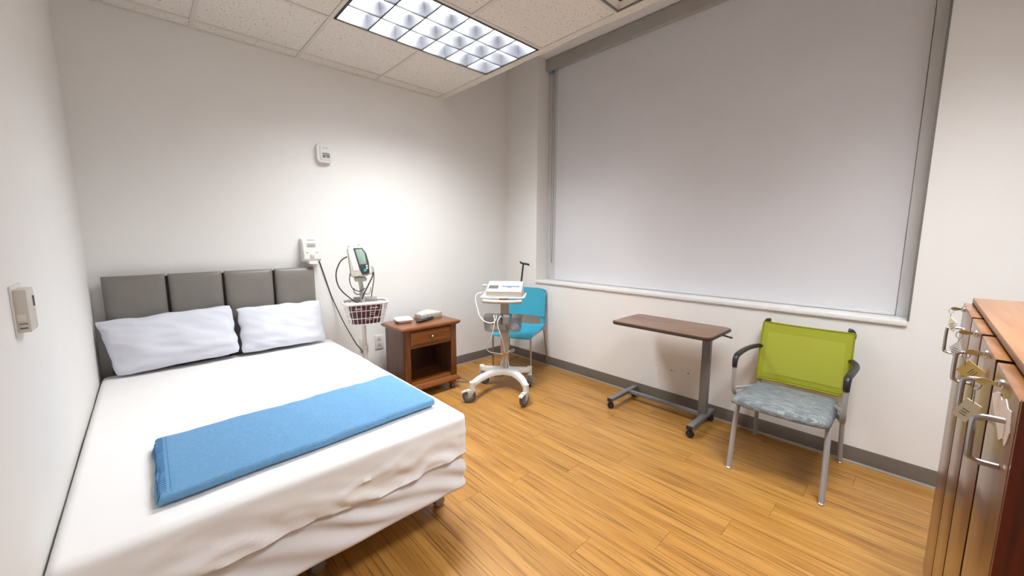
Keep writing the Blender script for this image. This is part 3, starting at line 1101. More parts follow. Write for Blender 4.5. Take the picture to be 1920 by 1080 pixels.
dp = empty('soap_dispenser', (.935, YB, 1.15), label='white hand sanitizer dispenser on the wall above the headboard end', cat='dispenser')
m = MB()
pr = [(0, 1.362), (.045, 1.362), (.070, 1.34), (.088, 1.24), (.088, 1.205), (.070, 1.185), (0, 1.185)]
for (xa, xb) in ((.872, 1.003),):
    rg = []
    for xx, k in ((xa, .90), (xa+.006, 1), (xb-.006, 1), (xb, .90)):
        rg.append([Vector((xx, YB-.0005-a*k, 1.2735+(b_-1.2735)*(1 if k == 1 else .97))) for a, b_ in pr])
    m.rings(rg)
m.build('case', 'white_plastic', dp, world=True)
m = MB()
m.rings([[Vector((.9375+a*s_, YB-.055-q, 1.165+.01*j)) for a, q in ((-.032, 0), (.032, 0), (.030, .05), (-.030, .05))] for j, s_ in ((0, .8), (.6, 1.05), (1.6, 1.1), (2.6, 1.0))])
m.build('push_bar', 'white_plastic', dp, world=True)
MB().box(.922, .952, YB-.097, YB-.084, 1.215, 1.242, bevel=.004).build('pump_window', 'cream_plastic', dp, world=True)
for (a, b_) in ((.894, .908), (.962, .978)):
    MB().box(a, b_, YB-.088, YB-.0845, 1.251, 1.255).build('slot_print', 'print_grey', dp, world=True)
m = MB()
m.box(.912, .968, YB-.066, YB-.0625, 1.349, 1.354, mtx=None)
for k in range(3):
    m.box(.905, .965, YB-.0835+.003*k, YB-.079+.003*k, 1.302+.010*k, 1.305+.010*k)
m.build('name_print', 'light_grey_plastic', dp, world=True)

def outlet(x0, x1, label):
    o = wall_box('wall_outlet', x0, x1, .362, .486, .007, 'white_plastic', None, r=.004, label=label, cat='outlet', group='wall outlets beside the nightstand')
    cx = (x0+x1)/2
    for zc in (.452, .398):
        so = MB().box(cx-.018, cx+.018, YB-.0076, YB-.006, zc-.018, zc+.018, bevel=.0005).build('socket_face', 'cream_plastic', o, world=True)
        for dx in (-.008, .008):
            MB().box(cx+dx-.0018, cx+dx+.0018, YB-.0082, YB-.0068, zc-.002, zc+.012).build('socket_slot', 'print_grey', so, world=True)
        MB().cyl((cx, YB-.0068, zc-.010), (cx, YB-.0082, zc-.010), .0035, seg=10).build('ground_hole', 'print_grey', so, world=True)
outlet(1.438, 1.516, 'white duplex outlet close to the nightstand side')
outlet(1.302, 1.376, 'white duplex outlet just behind the monitor pole')

lv = empty('wall_dispenser', (XL, 1.625, 1.13), label='small cream wall unit with a dark window on the left wall', cat='wall unit')
MB().box(XL, XL+.027, 1.580, 1.665, 1.128, 1.240, bevel=.003).build('case', 'cream_plastic', lv, world=True)
MB().box(XL, XL+.004, 1.572, 1.690, 1.118, 1.250, bevel=.001).build('back_plate', 'white_plastic', lv, world=True)
MB().box(XL+.0265, XL+.0285, 1.640, 1.655, 1.190, 1.218).build('window', 'lcd_dark', lv, world=True)
m = MB()
m.box(XL+.008, XL+.022, 1.579, 1.5805, 1.150, 1.153)
m.box(XL+.008, XL+.022, 1.579, 1.5805, 1.138, 1.142)
m.build('side_slots', 'print_grey', lv, world=True)
MB().box(XL+.006, XL+.021, 1.5785, 1.5802, 1.160, 1.176).build('side_label', 'white_plastic', lv, world=True)

# ------------------------------------------------------------------ vital signs monitor on its rolling stand
PX, PY = 1.195, 2.97
vs_ = empty('vital_signs_monitor', (PX, PY, 0), R(-15), label='vital signs monitor with green screen on a white wheeled pole stand', cat='monitor stand')
m = MB()
m.lathe([(.045, .095), (.045, .125), (.03, .14), (.02, .15)], (0, 0, 0), 20)
for k in range(5):
    a = R(72*k+54)
    d = Vector((math.cos(a), math.sin(a), 0))
    m.tube([d*.02+Vector((0, 0, .115)), d*.13+Vector((0, 0, .10)), d*.22+Vector((0, 0, .085))], .016, 8, r1=.012)
m.build('base', 'wire_white', vs_)
for k in range(5):
    a = R(72*k+54)
    d = Vector((math.cos(a), math.sin(a), 0))*.215
    mm = MB().lathe([(.008, -.014), (.026, -.012), (.030, -.006), (.030, .006), (.026, .012), (.008, .014)], (d.x, d.y, .030), 16, 'y')
    mm.cyl((d.x, d.y, .055), (d.x, d.y, .09), .008, seg=8)
    mm.build('caster', 'wheel_grey', vs_)
MB().cyl((0, 0, .14), (0, 0, .52), .0185, seg=20).cyl((0, 0, .50), (0, 0, .525), .021, seg=20).build('lower_pole', 'wire_white', vs_)
MB().cyl((0, 0, .52), (0, 0, .93), .0155, seg=20).build('upper_pole', 'wire_white', vs_)
# basket: thick rim, wire cage
BKX, BKY = .016, -.02
def bloop(sx, sy, z, r_=.05):
    return [Vector((BKX+a, BKY+b_, z)) for a, b_ in rrect(sx, sy, r_, 5)]
bk = MB().tube(bloop(.325, .215, .875, .06), .0105, 8, closed=True).build('basket_rim', 'wire_white', vs_)
m = MB()
levels = [(.300, .190, .82), (.275, .165, .76), (.245, .140, .705)]
for sx, sy, z in levels:
    m.tube(bloop(sx, sy, z, .045), .003, 6, closed=True)
topl, botl = bloop(.318, .205, .870, .055), bloop(.245, .140, .705, .045)
def along(lp, t):
    L_ = [0]
    for k in range(len(lp)):
        L_.append(L_[-1]+(lp[(k+1) % len(lp)]-lp[k]).length)
    d = t*L_[-1]
    for k in range(len(lp)):
        if L_[k+1] >= d:
            f_ = (d-L_[k])/max(1e-6, L_[k+1]-L_[k])
            return lp[k].lerp(lp[(k+1) % len(lp)], f_)
    return lp[0]
for k in range(26):
    m.tube([along(topl, k/26), along(botl, k/26)], .0024, 5)
for k in range(7):
    xx = BKX-.10+.2*k/6
    m.tube([(xx, BKY-.070, .705), (xx, BKY+.070, .705)], .0024, 5)
m.build('basket_wires', 'wire_white', bk)
MB().box(-.06, .12, .062, .075, .862, .905, bevel=.004).build('basket_bracket', 'light_grey_plastic', vs_)
# clamp and hooks below the monitor
m = MB()
m.tube(catmull([(-.004, 0, .92), (-.004, -.002, .98), (-.012, -.004, 1.04)], 5), .016, 12)
m.box(-.055, .035, -.03, .03, 1.035, 1.068, bevel=.012)
m.build('mount_bracket', 'light_grey_plastic', vs_)
m = MB()
for sg in (-1, 1):
    m.tube(catmull([(.0, -.01, .945), (.035*sg, -.012, .935), (.058*sg, -.014, .95), (.062*sg, -.014, .985)], 5), .006, 8)
m.build('cable_hooks', 'light_grey_plastic', vs_)
# monitor body, leaning slightly
MT = Matrix.Translation((-.018, -.02, 1.185)) @ Matrix.Rotation(R(-5), 4, 'Y') @ Matrix.Rotation(R(-10), 4, 'X')
def mprism(outline, y0, y1, bevel=.004):
    mm = MB()
    q = Matrix(((1, 0, 0, 0), (0, 0, -1, 0), (0, 1, 0, 0), (0, 0, 0, 1)))
    mm.prism(outline, -y1, -y0, bevel=bevel, mtx=MT @ q)
    return mm
bodyo = [(-.070, -.095), (-.060, -.108), (.050, -.112), (.066, -.100), (.072, -.03), (.066, .06), (.050, .104), (.030, .114), (-.052, .118), (-.066, .108)]
bd = mprism(bodyo, -.045, .055, .008).build('monitor', 'cream_plastic', vs_, label='cream monitor unit with a dark front panel')
pan = [(-.026, .102), (.036, .100), (.060, .052), (.066, -.02), (.060, -.094), (.046, -.104), (.010, -.104), (-.004, -.072)]
mprism(pan, -.0495, -.043, .0015).build('front_panel', 'dark_grey_plastic', bd)
mprism([(-.016, .090), (.030, .089), (.046, .050), (.049, -.026), (-.002, -.026)], -.0515, -.049, .0006).build('screen', 'lcd', bd)
mprism([(-.066, .080), (-.030, .088), (-.010, -.066), (-.048, -.070)], -.0475, -.0445, .0006).build('paper_label', 'white_plastic', bd)
mprism([(-.060, .118), (-.004, .118), (-.004, .128), (-.060, .126)], -.04, .0, .002).build('top_label', 'white_plastic', bd)
mprism(rrect(.022, .022, .006, 3), -.02, .02, .003).build('top_connector', 'light_grey_plastic', bd).location = Vector((.012, 0, .125))
def mdisc(cx, cz, r_, m_, nm, y0=-.0525):
    q = Matrix(((1, 0, 0, 0), (0, 0, -1, 0), (0, 1, 0, 0), (0, 0, 0, 1)))
    mm = MB()
    mm.prism([(cx+r_*math.cos(2*math.pi*k/16), cz+r_*math.sin(2*math.pi*k/16)) for k in range(16)], .047, -y0, bevel=.0008, mtx=MT @ q)
    mm.build(nm, m_, bd)
mdisc(.030, -.074, .011, 'teal', 'start_button')
mdisc(.047, -.040, .007, 'white_plastic', 'button')
mdisc(.046, -.058, .007, 'white_plastic', 'button')
mdisc(.014, -.042, .004, 'print_blue', 'button')
mdisc(.015, -.056, .004, 'print_blue', 'button')
m = MB()
for k in range(9):
    q = Matrix(((1, 0, 0, 0), (0, 0, -1, 0), (0, 1, 0, 0), (0, 0, 0, 1)))
    zc = .070-.015*k
    xo = -.036+.0018*k
    m.prism([(xo-.014, zc-.0012), (xo+.010-(k % 3)*.004, zc-.0012), (xo+.010-(k % 3)*.004, zc+.0012), (xo-.014, zc+.0012)], .0474, .0480, mtx=MT @ q)
m.build('label_print', 'light_grey_plastic', bd)
# thermometer holster at its right and the coiled hoses
m = MB()
m.tube(catmull([(.045, .0, 1.105), (.072, -.01, 1.095), (.086, -.012, 1.125), (.078, -.012, 1.150)], 6), .010, 8)
m.build('probe_holder', 'light_grey_plastic', bd)
m = MB()
m.tube(catmull([(-.095, .01, 1.225), (-.145, -.005, 1.19), (-.180, -.02, 1.10), (-.165, -.03, 1.00), (-.10, -.05, .92), (-.03, -.08, .87)], 10), .0048, 8)
m.tube(catmull([(.083, -.012, 1.145), (.080, -.02, 1.08), (.045, -.03, 1.01), (.012, -.04, .95), (-.01, -.05, .90)], 10), .0048, 8)
m.tube(catmull([(.085, -.008, 1.14), (.09, -.012, 1.07), (.075, -.02, .98), (.06, -.03, .91)], 8), .0035, 8)
m.tube(catmull([(-.075, .0, 1.12), (-.088, -.01, 1.05), (-.070, -.02, .985), (-.02, -.03, .96), (.02, -.03, .985)], 8), .0032, 8)
m.build('hoses', 'cable_black', vs_)
# maroon cuff pack in the basket
bg = empty('cuff_pouch', Matrix.Translation((PX, PY, .710)) @ Matrix.Rotation(R(-15), 4, 'Z') @ Vector((BKX, BKY, 0)), R(-15), label='maroon printed cuff pouch lying in the wire basket', cat='pouch')
m = MB()
def bagf(u, v_):
    a = 2*math.pi*u
    w_, d_ = .100+.024*v_, .052+.018*v_
    c, s_ = math.cos(a), math.sin(a)
    ca = abs(c)**.45*(1 if c >= 0 else -1)
    sa = abs(s_)**.6*(1 if s_ >= 0 else -1)
    return Vector((ca*w_, sa*d_, .001+.142*v_+.010*noise.noise(Vector((ca*3, sa*3, v_*3)))*v_))
rg = [[bagf(k/40, j/10) for k in range(40)] for j in range(11)]
m.rings(rg)
m.build('pouch', 'maroon', bg, angle=60)
for (xa, xb, za, zb) in ((.02, .085, .122, .130), (-.085, -.03, .118, .126), (.02, .06, .085, .089), (.02, .06, .070, .074), (.055, .080, .035, .055), (-.01, .04, .03, .034)):
    m = MB()
    for q in range(3):
        t = (za+zb)/2/.142
        xm = xa+(xb-xa)*(q+.5)/3
        m.box(xa+(xb-xa)*q/3, xa+(xb-xa)*(q+1)/3-.003, -(.052+.018*t)*max(.2, (1-(abs(xm)/(.100+.024*t))**4.4))**(.6/2)-.0022, -(.052+.018*t)*.8+.006, za, zb)
    m.build('pouch_print', 'bag_clear', bg)
# power cord from the wall unit down to the pole
m = MB()
m.tube(catmull([(.993, YB-.012, 1.195), (1.010, YB-.006, 1.172), (1.043, YB-.006, 1.048), (1.092, YB-.008, .866), (1.150, YB-.06, .67), (1.175, PY+.14, .52), (1.186, PY+.028, .455), (1.182, PY+.020, .30), (1.180, PY+.024, .16)], 10), .0040, 8)
m.build('power_cord', 'cable_black', label='thin black cord hanging from the dispenser down to the monitor pole', cat='cord')

# ------------------------------------------------------------------ nightstand
NX0, NX1, NY0, NY1, NZ = 1.432, 2.015, 2.820, 3.195, .635
ns = empty('nightstand', ((NX0+NX1)/2, (NY0+NY1)/2, 0), label='mahogany nightstand with one drawer and an open shelf', cat='nightstand')
cx, cy = (NX0+NX1)/2, (NY0+NY1)/2
bx0, bx1, by0, by1 = NX0+.035, NX1-.035, NY0+.028, NY1-.012
m = MB()
def ring_at(e, z):
    return [Vector((x_, y_, z)) for x_, y_ in ((NX0+e, NY0+e), (NX1-e, NY0+e), (NX1-e, NY1-e*.3), (NX0+e, NY1-e*.3))]
m.rings([ring_at(e, z) for e, z in ((.024, .596), (.014, .600), (.010, .607), (.002, .612), (0, .620), (.004, .630), (.012, NZ))])
m.build('top', 'mahogany_x', ns, world=True, angle=25)
for xa in (bx0, bx1-.018):
    MB().box(xa, xa+.018, by0+.006, by1, .10, .597).build('side_panel', 'mahogany_side', ns, world=True)
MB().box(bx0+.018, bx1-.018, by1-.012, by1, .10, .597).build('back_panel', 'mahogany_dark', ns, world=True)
MB().box(bx0+.018, bx1-.018, by0+.01, by1-.012, .125, .140).build('shelf', 'mahogany_x', ns, world=True)
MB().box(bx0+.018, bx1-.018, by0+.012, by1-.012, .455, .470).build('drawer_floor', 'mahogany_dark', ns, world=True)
for (a, b_) in ((bx0, bx0+.055), (bx1-.055, bx1)):
    MB().box(a, b_, by0-.006, by0+.014, .128, .597, bevel=.003).build('front_stile', 'mahogany', ns, world=True)
m = MB()
def ringb(e, z):
    return [Vector((x_, y_, z)) for x_, y_ in ((bx0-e, by0-e), (bx1+e, by0-e), (bx1+e, by1), (bx0-e, by1))]
m.rings([ringb(e, z) for e, z in ((.020, .078), (.026, .084), (.026, .096), (.020, .102), (.018, .108), (.012, .120), (.004, .127), (-.01, .128))])
m.build('base_moulding', 'mahogany_x', ns, world=True, angle=25)
dw = MB()
def ringd(e, y):
    a0, a1, z0, z1 = bx0+.058, bx1-.058, .470, .590
    return [Vector((x_, y, z_)) for x_, z_ in ((a0+e, z0+e), (a1-e, z0+e), (a1-e, z1-e), (a0+e, z1-e))]
dw.rings([ringd(e, y) for e, y in ((0, by0+.02), (0, by0-.006), (.004, by0-.010), (.012, by0-.010), (.020, by0-.016), (.03, by0-.016))])
dro = dw.build('drawer', 'mahogany_x', ns, world=True, angle=20)
MB().box(bx0+.055, bx1-.055, by0-.003, by0+.012, .448, .468, bevel=.002).build('drawer_rail', 'mahogany_x', ns, world=True)
m = MB()
kx = cx-.005
m.lathe([(.017, by0-.0165), (.017, by0-.019), (.008, by0-.021), (.007, by0-.030), (.013, by0-.034), (.015, by0-.040), (.010, by0-.046), (.002, by0-.048)], (kx, 0, .530), 20, 'y')
m.build('knob', 'bronze', dro, world=True)
for (xx, yy) in ((bx0+.03, by0+.028), (bx1-.03, by0+.028), (bx0+.03, by1-.03), (bx1-.03, by1-.03)):
    MB().lathe([(.016, 0), (.022, .003), (.027, .014), (.022, .024), (.017, .030), (.022, .034), (.034, .046), (.037, .057), (.032, .067), (.024, .071), (.030, .075), (.030, .080)], (xx, yy, 0), 24).build('bun_foot', 'mahogany', ns, world=True)

# things on the nightstand
ph = empty('telephone_base', (1.590, 3.085, NZ), R(-14), label='flat white rounded box on the nightstand corner near the bed', cat='device')
m = MB()
m.rings([[Vector((a, b_, z)) for a, b_ in rrect(sx, sy, .022, 5)] for sx, sy, z in ((.105, .12, 0), (.115, .13, .004), (.142, .150, .020), (.146, .154, .026), (.140, .148, .033), (.12, .13, .036))])
m.build('case', 'white_plastic', ph, angle=40)
MB().box(-.066, .066, -.070, .070, .0190, .0215).build('seam', 'light_grey_plastic', ph)
MB().box(.02, .05, -.03, -.022, .0355, .037).build('mark', 'print_grey', ph)
tb = empty('tissue_box', (1.850, 3.095, NZ), R(4), label='low flower-printed tissue box on the nightstand', cat='tissue box')
m = MB()
m.box(-.115, .115, -.055, .055, 0, .047, bevel=.002)
m.build('carton', 'tissue_box', tb)
m = MB()
def tis(u, v_, dz=0):
    a, b_ = u-.5, v_-.5
    return Vector((a*.165-.01, b_*.070+.01, .049+dz+.018*max(0, 1-(2*a)**2)*max(0, 1-(2*b_)**4)+.010*noise.noise(Vector((a*9, b_*5, 3)))*(1-abs(2*b_)**3)))
m.slab(lambda u, v_: tis(u, v_, .0015), lambda u, v_: tis(u, v_, 0), 20, 10)
m.build('tissue', 'tissue', tb, angle=60)
m = MB()
random.seed(3)
for k in range(34):
    xx, zz = random.uniform(-.105, .105), random.uniform(.006, .041)
    an = random.uniform(0, 3.1)
    dx, dz = .007*math.cos(an), .007*math.sin(an)
    m.tube(catmull([(xx-dx, -.0553, max(.003, min(.044, zz-dz))), (xx+dz*.4, -.0553, zz), (xx+dx, -.0553, max(.003, min(.044, zz+dz)))], 3), .0009, 4)
m.build('flower_print', 'cable_grey', tb)
rc = empty('remote_handset', (1.750, 2.985, NZ), R(16), label='black handset lying in front of the tissue box', cat='handset')
m = MB()
rg = []
for k in range(13):
    t = k/12
    xx = -.105+.21*t
    wv = .019+.007*math.sin(math.pi*min(1, t*1.4))*(1 if t < .6 else .6)
    if k in (0, 12):
        wv *= .5
    hh = .011 if k not in (0, 12) else .006
    zc = .0125+.010*max(0, t-.55)
    rg.append([Vector((xx, wv*math.cos(2*math.pi*q/14), zc+hh*math.sin(2*math.pi*q/14))) for q in range(14)])
m.rings(rg)
m.build('shell', 'black_plastic', rc, angle=60)
m = MB()
m.box(.03, .075, -.008, .008, .026, .031, bevel=.002)
m.build('button_pad', 'steel', rc)

# ------------------------------------------------------------------ medical cart (local: x right, y away from the camera)
CA = R(-49.5)
ct = empty('medical_cart', (2.20, 2.46, 0), CA, label='white four-wheeled medical cart with beige column and clear bin', cat='cart')
casters = [(-.225, -.225), (.225, -.225), (-.225, .215), (.225, .215)]
ZL = .165
# base: one solid shape of four curved legs meeting at the column
def leg_path(sx, sy):
    if sy < 0:
        return catmull([(0, .135, 0), (sx*.10, .075, 0), (sx*.18, -.07, 0), (sx*.225, -.225, 0)], 8)
    return catmull([(0, .160, 0), (sx*.11, .178, 0), (sx*.195, .188, 0), (sx*.225, .215, 0)], 8)
m = MB()
for sx in (-1, 1):
    for sy in (-1, 1):
        p = leg_path(sx, sy)
        n = len(p)
        rg = []
        for i, q in enumerate(p):
            d = (p[min(i+1, n-1)]-p[max(i-1, 0)]).normalized()
            s_ = Vector((-d.y, d.x, 0))
            wv = .040-.018*i/(n-1)
            hh = .036-.010*i/(n-1)
            rg.append([q+s_*wv*a+Vector((0, 0, ZL+b_*hh-.004)) for a, b_ in ((1, -.8), (1, .1), (.8, .45), (-.8, .45), (-1, .1), (-1, -.8))])
        m.rings(rg)
m.prism([(a, b_+.150) for a, b_ in rrect(.17, .11, .03)], ZL-.03, ZL+.013, bevel=.006)
for (xx, yy) in casters:
    m.cyl((xx, yy, ZL-.055), (xx, yy, ZL+.012), .024, seg=16)
m.build('base', 'white_plastic', ct, angle=40)
def caster(xx, yy, ang, brake):
    root_m = Matrix.Translation((xx, yy, 0)) @ Matrix.Rotation(ang, 4, 'Z')
    f_ = MB()
    t = bmesh.new()
    t.free()
    fk = MB()
    for sg in (-1, 1):
        fk.prism([(-.046, .110), (.022, .110), (.016, .098), (-.012, .050), (-.026, .044), (-.038, .052), (-.036, .085)], .019*sg-.003, .019*sg+.003, bevel=.001, mtx=root_m @ Matrix(((1, 0, 0, 0), (0, 0, 1, 0), (0, 1, 0, 0), (0, 0, 0, 1))))
    fk.box(-.046, .022, -.022, .022, .104, .114, bevel=.004, mtx=root_m)
    if brake:
        fk.rings([[root_m @ Vector((xx_, yy_, zz_)) for yy_, zz_ in ((-.018, z_-.004), (.018, z_-.004), (.018, z_+.004), (-.018, z_+.004))] for xx_, z_ in ((-.03, .108), (-.07, .098), (-.088, .090))])
    fo = fk.build('caster_fork', 'light_grey_plastic', ct)
    wv = MB()
    wv.lathe([(.020, -.014), (.036, -.014), (.046, -.016), (.0555, -.012), (.0565, 0), (.0555, .012), (.046, .016), (.036, .014), (.020, .014)], (0, 0, 0), 28, 'y')
    bmesh.ops.transform(wv.bm, matrix=root_m @ Matrix.Translation((-.026, 0, .0566)), verts=wv.bm.verts)
    wo = wv.build('wheel', 'wheel_grey', fo)
    hv = MB()
    for sg in (-1, 1):
        hv.lathe([(.004, sg*.0155), (.030, sg*.0155), (.034, sg*.0145), (.034, sg*.010), (.004, sg*.010)] if sg > 0 else [(.004, -.010), (.034, -.010), (.034, -.0145), (.030, -.0155), (.004, -.0155)], (0, 0, 0), 24, 'y')
    bmesh.ops.transform(hv.bm, matrix=root_m @ Matrix.Translation((-.026, 0, .0566)), verts=hv.bm.verts)
    hv.build('wheel_hub', 'wheel_mid', fo)
caster(-.225, -.225, R(18), True)
caster(.225, -.225, R(62), True)
caster(-.225, .215, R(150), False)
caster(.225, .215, R(100), False)
MB().box(-.036, .036, .135, .200, ZL, .845, bevel=.008, seg=3).build('column', 'beige_plastic', ct)
MB().box(-.046, .046, .085, .21, .820, .852, bevel=.006).build('tray_bracket', 'white_plastic', ct)
TRZ = .852
MB().prism([(a, b_+.135) for a, b_ in rrect(.385, .30, .025)], TRZ, TRZ+.012, bevel=.004).build('tray', 'white_plastic', ct)
m = MB()
m.tube(catmull([(-.168, -.020, .829), (-.10, -.034, .826), (0, -.038, .825), (.10, -.034, .826), (.168, -.020, .829)], 6), .0165, 12)
for sg in (-1, 1):
    m.tube([(.02*sg, -.034, .826), (.028*sg, .12, .832)], .009, 8)
m.build('push_handle', 'beige_plastic', ct)
MB().tube([(-.215, .26, .930), (-.17, .25, .930)], .010, 10).build('side_peg', 'light_grey_plastic', ct)
# clear bin
bn = MB()
def bring(z, sx, sy):
    return [Vector((a, b_+.055, z)) for a, b_ in rrect(sx, sy, .035, 5)]
BZ0, BZ1 = .555, .690
bn.rings([bring(BZ0+.002, .285, .125), bring(BZ0, .300, .140), bring(BZ0+.005, .318, .150), bring(BZ0+.020, .322, .152), bring(BZ1-.010, .340, .160), bring(BZ1-.005, .350, .166), bring(BZ1, .350, .166), bring(BZ1, .336, .154), bring(BZ0+.02, .316, .146), bring(BZ0+.008, .30, .13)], caps=True)
bn.build('bin', 'bin', ct, angle=40)
# pouches and clips in the bin (each its own small thing)
random.seed(11)
for k, (xx, zz, an, mt) in enumerate(((-.08, .525, 12, 'tag'), (-.01, .530, -14, 'bag_clear'), (.07, .540, 8, 'bag_clear'), (.11, .545, -20, 'white_plastic'), (.02, .585, 5, 'white_plastic'), (.04, .56, 24, 'light_grey_plastic'))):
    lbs = ['flat cream pouch at the left of the clear bin', 'clear printed pouch in the middle of the clear bin', 'clear printed pouch leaning in the bin, second from the right', 'white sachet at the right end of the clear bin', 'white card standing at the back of the clear bin', 'grey sachet lying slanted in the middle of the bin']
    wp = Matrix.Translation((2.20, 2.46, 0)) @ Matrix.Rotation(CA, 4, 'Z') @ Vector((xx, .055+(k % 3-1)*.026, zz+.026))
    o = MB()
    sx, sz = (.075, .050) if k != 4 else (.055, .085)
    def pf2(u, v_, sg, k=k, sx=sx, sz=sz):
        a, b_ = u-.5, v_-.5
        t = .004*max(0, 1-(2*a)**4)*max(0, 1-(2*b_)**4)+.0006
        return Vector((a*sx, sg*t+.006*noise.noise(Vector((a*4+k, b_*4, k))), b_*sz+sz/2))
    o.slab(lambda u, v_: pf2(u, v_, -1), lambda u, v_: pf2(u, v_, 1), 10, 8)
    bmesh.ops.transform(o.bm, matrix=Matrix.Translation(wp) @ Matrix.Rotation(CA+R(an), 4, 'Z') @ Matrix.Rotation(R(an), 4, 'Y') @ Matrix.Rotation(R(-12), 4, 'X'), verts=o.bm.verts)
    o.build('electrode_pouch', mt, label=lbs[k], cat='pouch', group='supplies in the clear cart bin', angle=60)
# hanging lead arm with a black head
m = MB()
m.tube(catmull([(.140, .27, .860), (.140, .272, .96), (.150, .275, 1.06), (.157, .275, 1.125)], 6), .0085, 10, r1=.0075)
ao = m.build('lead_arm', 'black_plastic', ct)
m = MB()
m.rings([[Vector((.157+a*.02+xx, .275+b_, 1.122+zz+c)) for a, b_, c in ((0, -.018, 0), (0, .018, 0), (0, .018, .016), (0, -.018, .016))] for xx, zz in ((-.030, .020), (-.022, .012), (.0, .004), (.030, .0), (.056, -.006))])
m.build('arm_head', 'black_plastic', ao, angle=30)
MB().box(.203, .230, .262, .288, 1.112, 1.118, bevel=.002).build('arm_tip', 'light_grey_plastic', ao)

# ECG machine on the tray
mz = TRZ+.012
EX, EY = -.012, .130
wp = Matrix.Translation((2.20, 2.46, 0)) @ Matrix.Rotation(CA, 4, 'Z') @ Vector((EX+.022, EY, mz))
ec = empty('ecg_machine', wp, CA, label='white recorder machine with grey screen and blue keys on the cart', cat='ECG machine')
hw = .155
prof = [(-.130, .003), (-.130, .050), (-.120, .058), (.060, .110), (.085, .112), (.120, .095), (.125, .003)]
m = MB()
m.rings([[Vector((xx, y_, z_)) for y_, z_ in prof] for xx in (-hw, hw)])
bmesh.ops.bevel(m.bm, geom=list(m.bm.edges), offset=.004, segments=2, profile=.5, affect='EDGES')
m.build('case', 'white_plastic', ec, angle=30)
MB().box(-hw+.004, hw-.004, -.1312, -.129, .010, .046).build('front_band', 'beige_plastic', ec)
sl = math.atan2(.052, .18)
ST = Matrix.Translation((0, -.120, .058)) @ Matrix.Rotation(sl, 4, 'X')
MB().box(-.138, -.055, .030, .100, -.001, .0025, mtx=ST).build('screen_bezel', 'dark_grey_plastic', ec)
MB().box(-.132, -.061, .036, .094, .002, .0034, mtx=ST).build('screen', 'lcd_dark', ec)
for r_ in range(3):
    for k in range(12 if r_ < 2 else 3):
        xx = -.025+.0135*k+r_*.004 if r_ < 2 else .03+.0135*k
        yy = .086-.016*r_
        MB().box(xx-.0052, xx+.0052, yy-.006, yy+.006, -.001, .0035, bevel=.001, seg=1, mtx=ST).build('key', 'print_blue', ec)
m = MB()
for k in range(3):
    m.box(-.043, -.036, .04+.02*k, .048+.02*k, -.001, .002, mtx=ST)
m.build('side_keys', 'light_grey_plastic', ec)
MB().box(-.05, .0, .135, .140, -.001, .0016, mtx=ST).build('name_print', 'print_grey', ec)
MB().box(-hw-.030, -hw+.002, -.085, -.045, .018, .032, bevel=.003).build('cable_plug', 'light_grey_plastic', ec)
# patient leads: from the plug down into the bin, then looping to the orange clip
def L2W(p):
    return Matrix.Translation((2.20, 2.46, 0)) @ Matrix.Rotation(CA, 4, 'Z') @ Vector(p)
pl = empty('lead_cables', L2W((-.02, -.03, .25)), CA, label='white lead cables looping from the machine past the bin to an orange clip', cat='cable')
m = MB()
def cab(pts, r_=.0042):
    m.tube([L2W(p) for p in catmull(pts, 10)], r_, 8)
cab([(-.185, .065, .890), (-.228, .04, .880), (-.240, .02, .830), (-.215, -.01, .755), (-.19, -.045, .70), (-.14, -.058, .655), (-.08, -.055, .645), (-.05, -.04, .675), (-.055, .0, .700), (-.06, .05, .67)])
cab([(-.07, .03, .68), (-.068, -.035, .705), (-.060, -.058, .64), (-.095, -.050, .50), (-.135, -.02, .43), (-.125, .02, .37), (-.06, .08, .335), (.0, .11, .32)])
cab([(.0, .03, .67), (-.01, -.035, .700), (-.035, -.056, .64), (-.002, -.050, .52), (.010, .02, .42), (.005, .09, .35), (.004, .112, .32)])
cab([(.004, .115, .315), (.04, .10, .345), (.085, .09, .355), (.092, .09, .375), (.06, .09, .365), (.02, .11, .33)], .003)
cab([(.004, .118, .31), (.03, .118, .25), (.048, .115, .20), (.03, .105, .185)], .003)
cab([(.004, .118, .31), (-.02, .115, .25), (-.03, .112, .21), (-.005, .108, .185), (.02, .108, .20), (.012, .115, .27)], .003)
m.build('cables', 'cable_white', pl, world=True)
m = MB()
m.rings([[L2W((.004+a*.016, .108+b_*.012, z)) for a, b_ in ((1, 0), (.7, .7), (0, 1), (-.7, .7), (-1, 0), (-.7, -.7), (0, -1), (.7, -.7))] for z in (.298, .303, .325, .330)])
m.build('clip', 'orange', pl, world=True)
# grey cord on the floor
m = MB()
m.tube(catmull([(1.99, 3.02, .006), (2.04, 2.975, .006), (2.10, 2.90, .006), (2.17, 2.86, .006), (2.26, 2.90, .006), (2.36, 2.90, .006), (2.42, 2.80, .006), (2.41, 2.70, .04), (2.375, 2.665, .13)], 10), .0042, 8)
m.build('floor_cord', 'cable_grey', label='grey cord on the floor from behind the nightstand to the cart', cat='cord')

